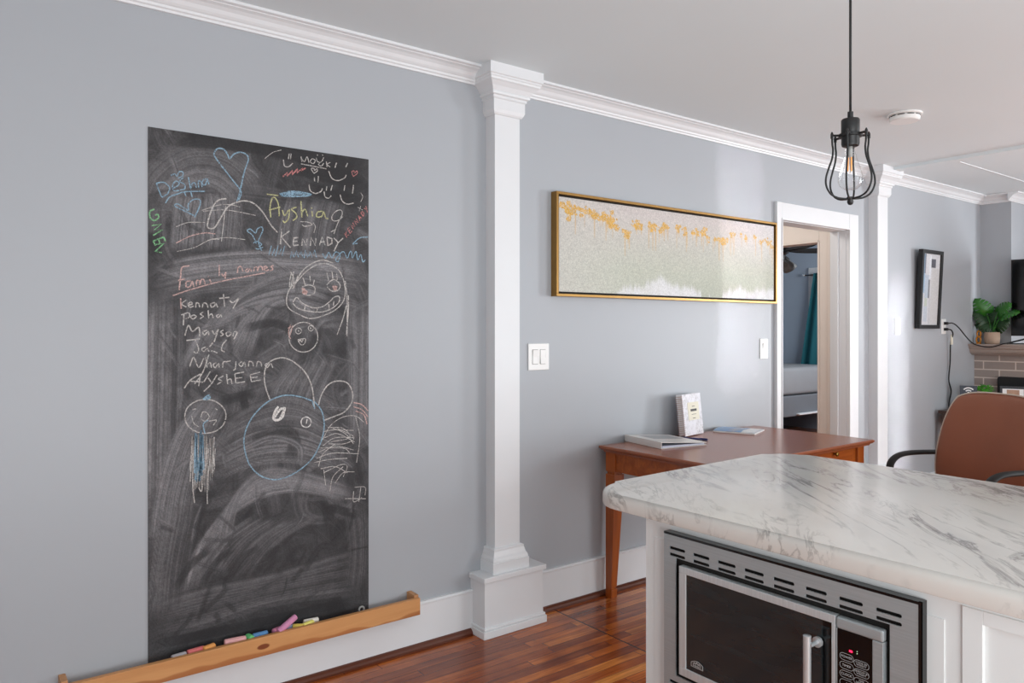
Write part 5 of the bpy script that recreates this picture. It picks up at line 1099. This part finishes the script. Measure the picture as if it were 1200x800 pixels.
# ---- monstera in a clay pot
PT = Vector((7.325,2.705,1.2465))
mo = thing('potted_monstera', 'monstera plant in a blush clay pot on the mantelpiece', 'potted plant', tuple(PT))
bm = new(); lathe(bm, [(.048,0),(.056,.01),(.061,.05),(.060,.098),(.056,.103),(.052,.098),(.050,.085),(.001,.083)], tuple(PT), 28); obj('pot', bm, 'terra', mo, True, True)
def leaf(center, tip, nrm, size, m, slits=True):
    c, d = Vector(center), Vector(tip).normalized(); nn = Vector(nrm); nn = (nn-d*nn.dot(d)).normalized(); s = d.cross(nn)
    pts = []
    prof = [(0,.0,-.05),(.18,.30,0),(.34,.47,0),(.5,.52,0),(.66,.46,0),(.8,.34,0),(.92,.17,0),(1.0,.0,0)]
    def half(sg):
        o = [(-.10,.10*sg),(-.16,.26*sg),(-.08,.42*sg),(.06,.50*sg)]
        if slits:
            for a,w_ in ((.14,.52),(.34,.50),(.54,.42),(.72,.30)):
                o += [(a+.02,w_*sg),(a+.05,(w_-.02)*sg),(a+.02,.10*sg),(a+.11,(w_-.02)*sg),(a+.15,(w_-.05)*sg)]
        else: o += [(.3,.46*sg),(.55,.36*sg),(.75,.24*sg)]
        return o+[(.93,.12*sg)]
    outl = [(0,0)]+half(1)+[(1.02,0)]+half(-1)[::-1]
    bm = new()
    mids = [(t, 0) for t in (0,.25,.5,.75,1.02)]
    def P3(x, y): return c+d*(x-.45)*size+s*y*size+nn*(-.35*abs(y)**1.5+.10*math.sin(x*3))*size
    vs = [bm.verts.new(P3(x,y)) for x,y in outl]
    es = [bm.edges.new((vs[i],vs[(i+1)%len(vs)])) for i in range(len(vs))]
    bmesh.ops.triangle_fill(bm, edges=es, use_beauty=True)
    r = bmesh.ops.extrude_face_region(bm, geom=list(bm.faces)); bmesh.ops.translate(bm, verts=[v for v in r['geom'] if isinstance(v, bmesh.types.BMVert)], vec=nn*.0015)
    o = obj('leaf', bm, m, mo, True)
    b0 = c-d*.45*size; bm = new()
    tube(bm, catmull([tuple(PT+Vector((0,0,.08))), tuple((PT+Vector((0,0,.1))+b0)/2+Vector((0,0,.02))), tuple(b0)], 6), .004, 6)
    bmesh.ops.translate(bm, verts=bm.verts, vec=-mo.location); st_ = obj('leaf_stem', bm, 'leaf', o, True)
for cpos, td, nr, sz, m in MONST: leaf(cpos, td, nr, sz, m)
am = thing('amber_figurine', 'small amber looped ornament beside the clay pot on the mantelpiece', 'ornament', (7.30,2.785,1.2465))
bm = new()
P_ = [(7.30,2.803-.018*math.sin(t*2*PI/24),1.2465+.035-.028*math.cos(t*2*PI/24)) for t in range(25)]; tube(bm, P_, .0075, 8); obj('lower_loop', bm, 'amber', am, True)
bm = new(); P_ = [(7.30,2.800-.014*math.sin(t*2*PI/24),1.2465+.088-.026*math.cos(t*2*PI/24)) for t in range(25)]; tube(bm, P_, .0075, 8); obj('upper_loop', bm, 'amber', am, True)
bm = new(); lathe(bm, [(.022,0),(.022,.006),(.004,.008)], (7.30,2.803,1.2467), 16); obj('ornament_foot', bm, 'amber', am)

# ---- small console behind the chair
tb = thing('console_table', 'small dark wooden console table standing behind the brown chair', 'table', (6.86,2.6,0))
bm = new(); box(bm, 6.53, 7.19, 2.38, 2.812, .685, .71, .003); obj('tabletop', bm, 'darkwood', tb)
for x in (6.55,7.13):
    for y in (2.40,2.755): bm = new(); box(bm, x, x+.04, y, y+.04, 0, .685, .002); obj('leg', bm, 'darkwood', tb)
bm = new(); box(bm, 6.59,7.13,2.77,2.785,.60,.685); box(bm, 6.59,7.13,2.405,2.42,.60,.685); box(bm,6.555,6.575,2.44,2.755,.6,.685); obj('apron', bm, 'darkwood', tb)
zt2 = .7105
sg = thing('wifi_sign', 'dark slate sign with white wifi symbol on the console table', 'sign', (6.78,2.68,zt2), math.radians(-62))
bm = new(); box(bm, -.062,.062,-.004,.004,.0,.198,.001); obj('sign_board', bm, 'slate', sg)
bm = new()
def arcband(r0,r1,a0,a1,cz,n=10):
    A=[(r0*math.sin(a0+(a1-a0)*i/n),cz+r0*math.cos(a0+(a1-a0)*i/n)) for i in range(n+1)]; B=[(r1*math.sin(a0+(a1-a0)*i/n),cz+r1*math.cos(a0+(a1-a0)*i/n)) for i in range(n+1)]
    va=[bm.verts.new((x,-.0046,z)) for x,z in A]; vb=[bm.verts.new((x,-.0046,z)) for x,z in B]
    for i in range(n): bm.faces.new((va[i],va[i+1],vb[i+1],vb[i]))
for r0,r1 in ((.0,.012),(.020,.030),(.040,.050)): arcband(max(r0,.0005),r1,-.85,.85,.135)
obj('wifi_symbol', bm, 'plastic_w', sg)
sp_ = thing('small_plant', 'little bright green bushy plant on the console table', 'potted plant', (6.95,2.62,zt2))
bm = new(); lathe(bm, [(.035,0),(.042,.09),(.045,.115),(.041,.115),(.038,.105),(.001,.104)], (6.95,2.62,zt2), 20); obj('pot', bm, 'plastic_w', sp_, True, True)
bm = new(); rr2 = random.Random(4)
for i in range(150):
    a = rr2.uniform(0,2*PI); e = rr2.uniform(.1,1.4); r0 = rr2.uniform(.03,.075); p = Vector((6.95,2.62,zt2+.135))+Vector((math.cos(a)*math.cos(e),math.sin(a)*math.cos(e),math.sin(e)*.75))*r0
    d = Vector((math.cos(a+.4)*.7,math.sin(a+.4)*.7,rr2.uniform(.1,.8))).normalized(); s = d.cross(Vector((rr2.random(),rr2.random(),1))).normalized(); l = rr2.uniform(.02,.034)
    v = [bm.verts.new(q) for q in (p, p+d*l*.5+s*l*.22, p+d*l, p+d*l*.5-s*l*.22)]; bm.faces.new(v)
lathe(bm, [(.012,zt2+.10),(.03,zt2+.13),(.03,zt2+.15),(.01,zt2+.17)], (6.95,2.62,0), 10)
obj('foliage', bm, 'leafbright', sp_)
ph = thing('photo_frame', 'small grey photo frame with white mat on the console table', 'photo frame', (7.10,2.465,zt2), math.radians(-70))
tl = Matrix.Rotation(math.radians(-8), 4, 'X')
bm = new(); box(bm,-.092,.092,-.008,.008,0,.19,.002); bmesh.ops.transform(bm, matrix=tl, verts=bm.verts); obj('frame', bm, 'dcase', ph)
bm = new(); box(bm,-.074,.074,-.0095,-.0081,.02,.168); bmesh.ops.transform(bm, matrix=tl, verts=bm.verts); obj('mat_board', bm, 'paper', ph)
bm = new(); box(bm,-.044,.044,-.0105,-.0096,.03,.160); bmesh.ops.transform(bm, matrix=tl, verts=bm.verts); lab(obj('photograph', bm, mat('photo_tones',(176,140,116),.4,var=.5,vscale=24), ph), 'warm toned photograph')
bm = new(); vs=[bm.verts.new(p) for p in ((-.02,.008,.12),(.02,.008,.12),(.02,.07,0.001),(-.02,.07,0.001))]; bm.faces.new(vs); obj('easel_back', bm, 'dcase', ph)

# ================================================================== bedroom beyond the doorway
bd = thing('bed', 'bed with pale bedding on a grey frame seen through the doorway', 'bed', (8.2,6.1,0))
bm = new(); box(bm, 7.0, 9.4, 5.28, 6.9, .30, .555, .01); obj('bed_frame', bm, 'bedframe', bd)
bm = new(); box(bm, 7.02, 9.38, 5.29, 6.88, .562, .90, .05, 4); lab(obj('mattress', bm, 'bedding', bd, True), 'pale thick mattress')
bm = new(); box(bm, 8.42, 9.39, 5.24, 5.285, .315, .335, .004); obj('loose_sheet', bm, 'paper', bd)
for x in (7.05,9.3):
    for y in (5.35,6.8): bm = new(); box(bm, x-.03,x+.03,y-.03,y+.03,0,.30); obj('leg', bm, 'felt', bd)
cu = thing('curtain', 'teal curtain gathered beside the bedroom window behind the bed', 'curtain', (9.5,5.4,.2))
bm = new(); n=40; top_=[]; bot_=[]
for i in range(n+1):
    t_=i/n
    top_.append(bm.verts.new((9.50+.022*math.sin(t_*24),5.70-.45*t_,2.14))); bot_.append(bm.verts.new((9.49+.03*math.sin(t_*24),5.97-.86*t_,.35)))
for i in range(n): bm.faces.new((top_[i],top_[i+1],bot_[i+1],bot_[i]))
obj('curtain_panel', bm, 'teal', cu, True)
rd = thing('curtain_rod', 'dark curtain rod above the bedroom window carrying the teal curtain', 'curtain rod', (9.53,5.0,2.13))
bm = new(); tube(bm, [(9.55,5.86,2.12),(9.55,4.2,2.12)], .009, 10); obj('rod', bm, 'black', rd, True)
bm = new(); lathe(bm, [(.004,-.0),(.016,.01),(.02,.025),(.012,.04),(.002,.045)], (9.55,5.86,2.12), 14, 'y'); obj('finial', bm, 'chrome', rd, True)
bm = new(); box(bm, 9.57, 9.6, 4.3, 5.82, .7, 2.22, .003); struct('window_1', bm, 'white')
FC = Vector((6.20,4.085,2.09))
fn = thing('ceiling_fan', 'dark ceiling fan with frosted glass shades in the bedroom beyond the doorway', 'ceiling fan', tuple(FC+Vector((0,0,.47))))
bm = new(); lathe(bm, [(.06,H-.001),(.05,H-.04),(.013,H-.05),(.013,2.16),(.09,2.155),(.105,2.13),(.10,2.08),(.07,2.06),(.06,2.01),(.03,1.99)], (FC.x,FC.y,0), 24); obj('motor_housing', bm, 'fanblade', fn, True, True)
for i in range(5):
    a = FAN_A+2*PI*i/5; d = Vector((math.cos(a),math.sin(a),0)); s = Vector((-d.y,d.x,0))
    bm = new(); z0 = Vector((0,0,2.105))
    pts = [(.10,-.02),(.16,-.05),(.24,-.062),(.58,-.075),(.62,-.05),(.62,.05),(.58,.075),(.24,.062),(.16,.05),(.10,.02)]
    A=[bm.verts.new(Vector((FC.x,FC.y,0))+z0+d*u+s*v+Vector((0,0,v*.40))) for u,v in pts]; B=[bm.verts.new(Vector((FC.x,FC.y,0))+z0+d*u+s*v+Vector((0,0,v*.40-.008))) for u,v in pts]
    bm.faces.new(A); bm.faces.new(B[::-1])
    for k_ in range(len(A)): bm.faces.new((A[k_],A[(k_+1)%len(A)],B[(k_+1)%len(A)],B[k_]))
    obj('fan_blade', bm, 'fanblade', fn)
for i in range(3):
    a = FAN_A+.5+2*PI*i/3; d = Vector((math.cos(a),math.sin(a),0)); bm = new()
    lathe(bm, [(.022,0),(.03,-.03),(.052,-.09),(.066,-.13),(.064,-.13),(.049,-.088),(.027,-.03),(.02,0)], n=18)
    M4 = Matrix.Translation(Vector((FC.x,FC.y,2.04))+d*.07) @ Matrix.Rotation(-.7, 4, Vector((-d.y,d.x,0))); bmesh.ops.transform(bm, matrix=M4, verts=bm.verts)
    obj('lamp_shade', bm, 'frost', fn, True)
# ================================================================== light and camera
def area(name, loc, target, sx, sy, power, col=(1,1,1), spread=180):
    l = bpy.data.lights.new(name, 'AREA'); l.shape = 'RECTANGLE'; l.size = sx; l.size_y = sy; l.energy = power; l.color = col; l.spread = math.radians(spread)
    o = bpy.data.objects.new(name, l); COL.objects.link(o); o.location = loc
    o.rotation_euler = (Vector(target)-Vector(loc)).to_track_quat('-Z','Y').to_euler(); return o
area('kitchen_window_light', (1.2,-2.6,1.15), (1.6,2.85,.75), 3.4, 1.9, 40, (.97,.985,1))
area('living_window_light', (5.6,-2.6,1.5), (5.4,2.85,1.1), 2.6, 1.8, 41, (.93,.97,1))
area('far_window_light', (8.6,-.6,1.4), (3.2,2.7,.5), 1.0, 1.6, 84, (.92,.96,1), 130)
area('ceiling_bounce', (.3,-1.6,.9), (.9,-.6,2.56), 1.6, 1.6, 74, (.92,.97,1))  # added lamp aimed upward to brighten the ceiling
area('ceiling_bounce_far', (5.2,-1.6,.9), (5.2,0,2.56), 1.6, 1.6, 46, (.92,.97,1))  # second added upward lamp, lifts the far part of the ceiling
area('window_gap_light', (3.83,-1.4,1.78), (3.83,2.85,1.76), .10, 1.45, .42, (.95,.98,1), 4)
area('window_gap_light_four', (4.06,-1.4,1.78), (4.06,2.85,1.76), .06, 1.45, .22, (.95,.98,1), 4)
area('window_gap_light_two', (5.92,-1.4,1.0), (5.92,2.85,.9), .26, 1.7, 1.6, (.97,.985,1), 5)
area('window_gap_light_three', (5.30,-1.4,1.2), (5.30,2.85,1.1), .12, 1.8, .4, (1,1,1), 10)
area('bedroom_window_light', (8.2,3.2,1.9), (8.6,5.6,1.2), 1.2, 1.4, 50, (.88,.94,1))  # added fill inside the bedroom, standing away from its window
area('hall_light', (4.2,3.6,2.4), (4.9,3.4,1.2), .5, .5, 9, (1,.96,.92))
w = bpy.data.worlds.new('soft_daylight'); S.world = w; w.use_nodes = True
bg = w.node_tree.nodes['Background']; bg.inputs[0].default_value = (.93,.965,1,1); bg.inputs[1].default_value = .64
cam = bpy.data.cameras.new('camera'); co = bpy.data.objects.new('camera', cam); COL.objects.link(co)
co.location = (0,0,1.38); yaw = math.atan2(1162,882)-PI/2
co.rotation_euler = (PI/2,0,yaw); cam.sensor_width = 36; cam.lens = 882/1200*36; cam.shift_y = -15/1200; cam.clip_start = .02
S.camera = co
S.view_settings.view_transform = 'Standard'; S.view_settings.look = 'None'; S.view_settings.exposure = 0; S.view_settings.gamma = 1
S.cycles.transparent_max_bounces = 24; S.cycles.max_bounces = 10; S.cycles.diffuse_bounces = 5; S.cycles.use_denoising = True
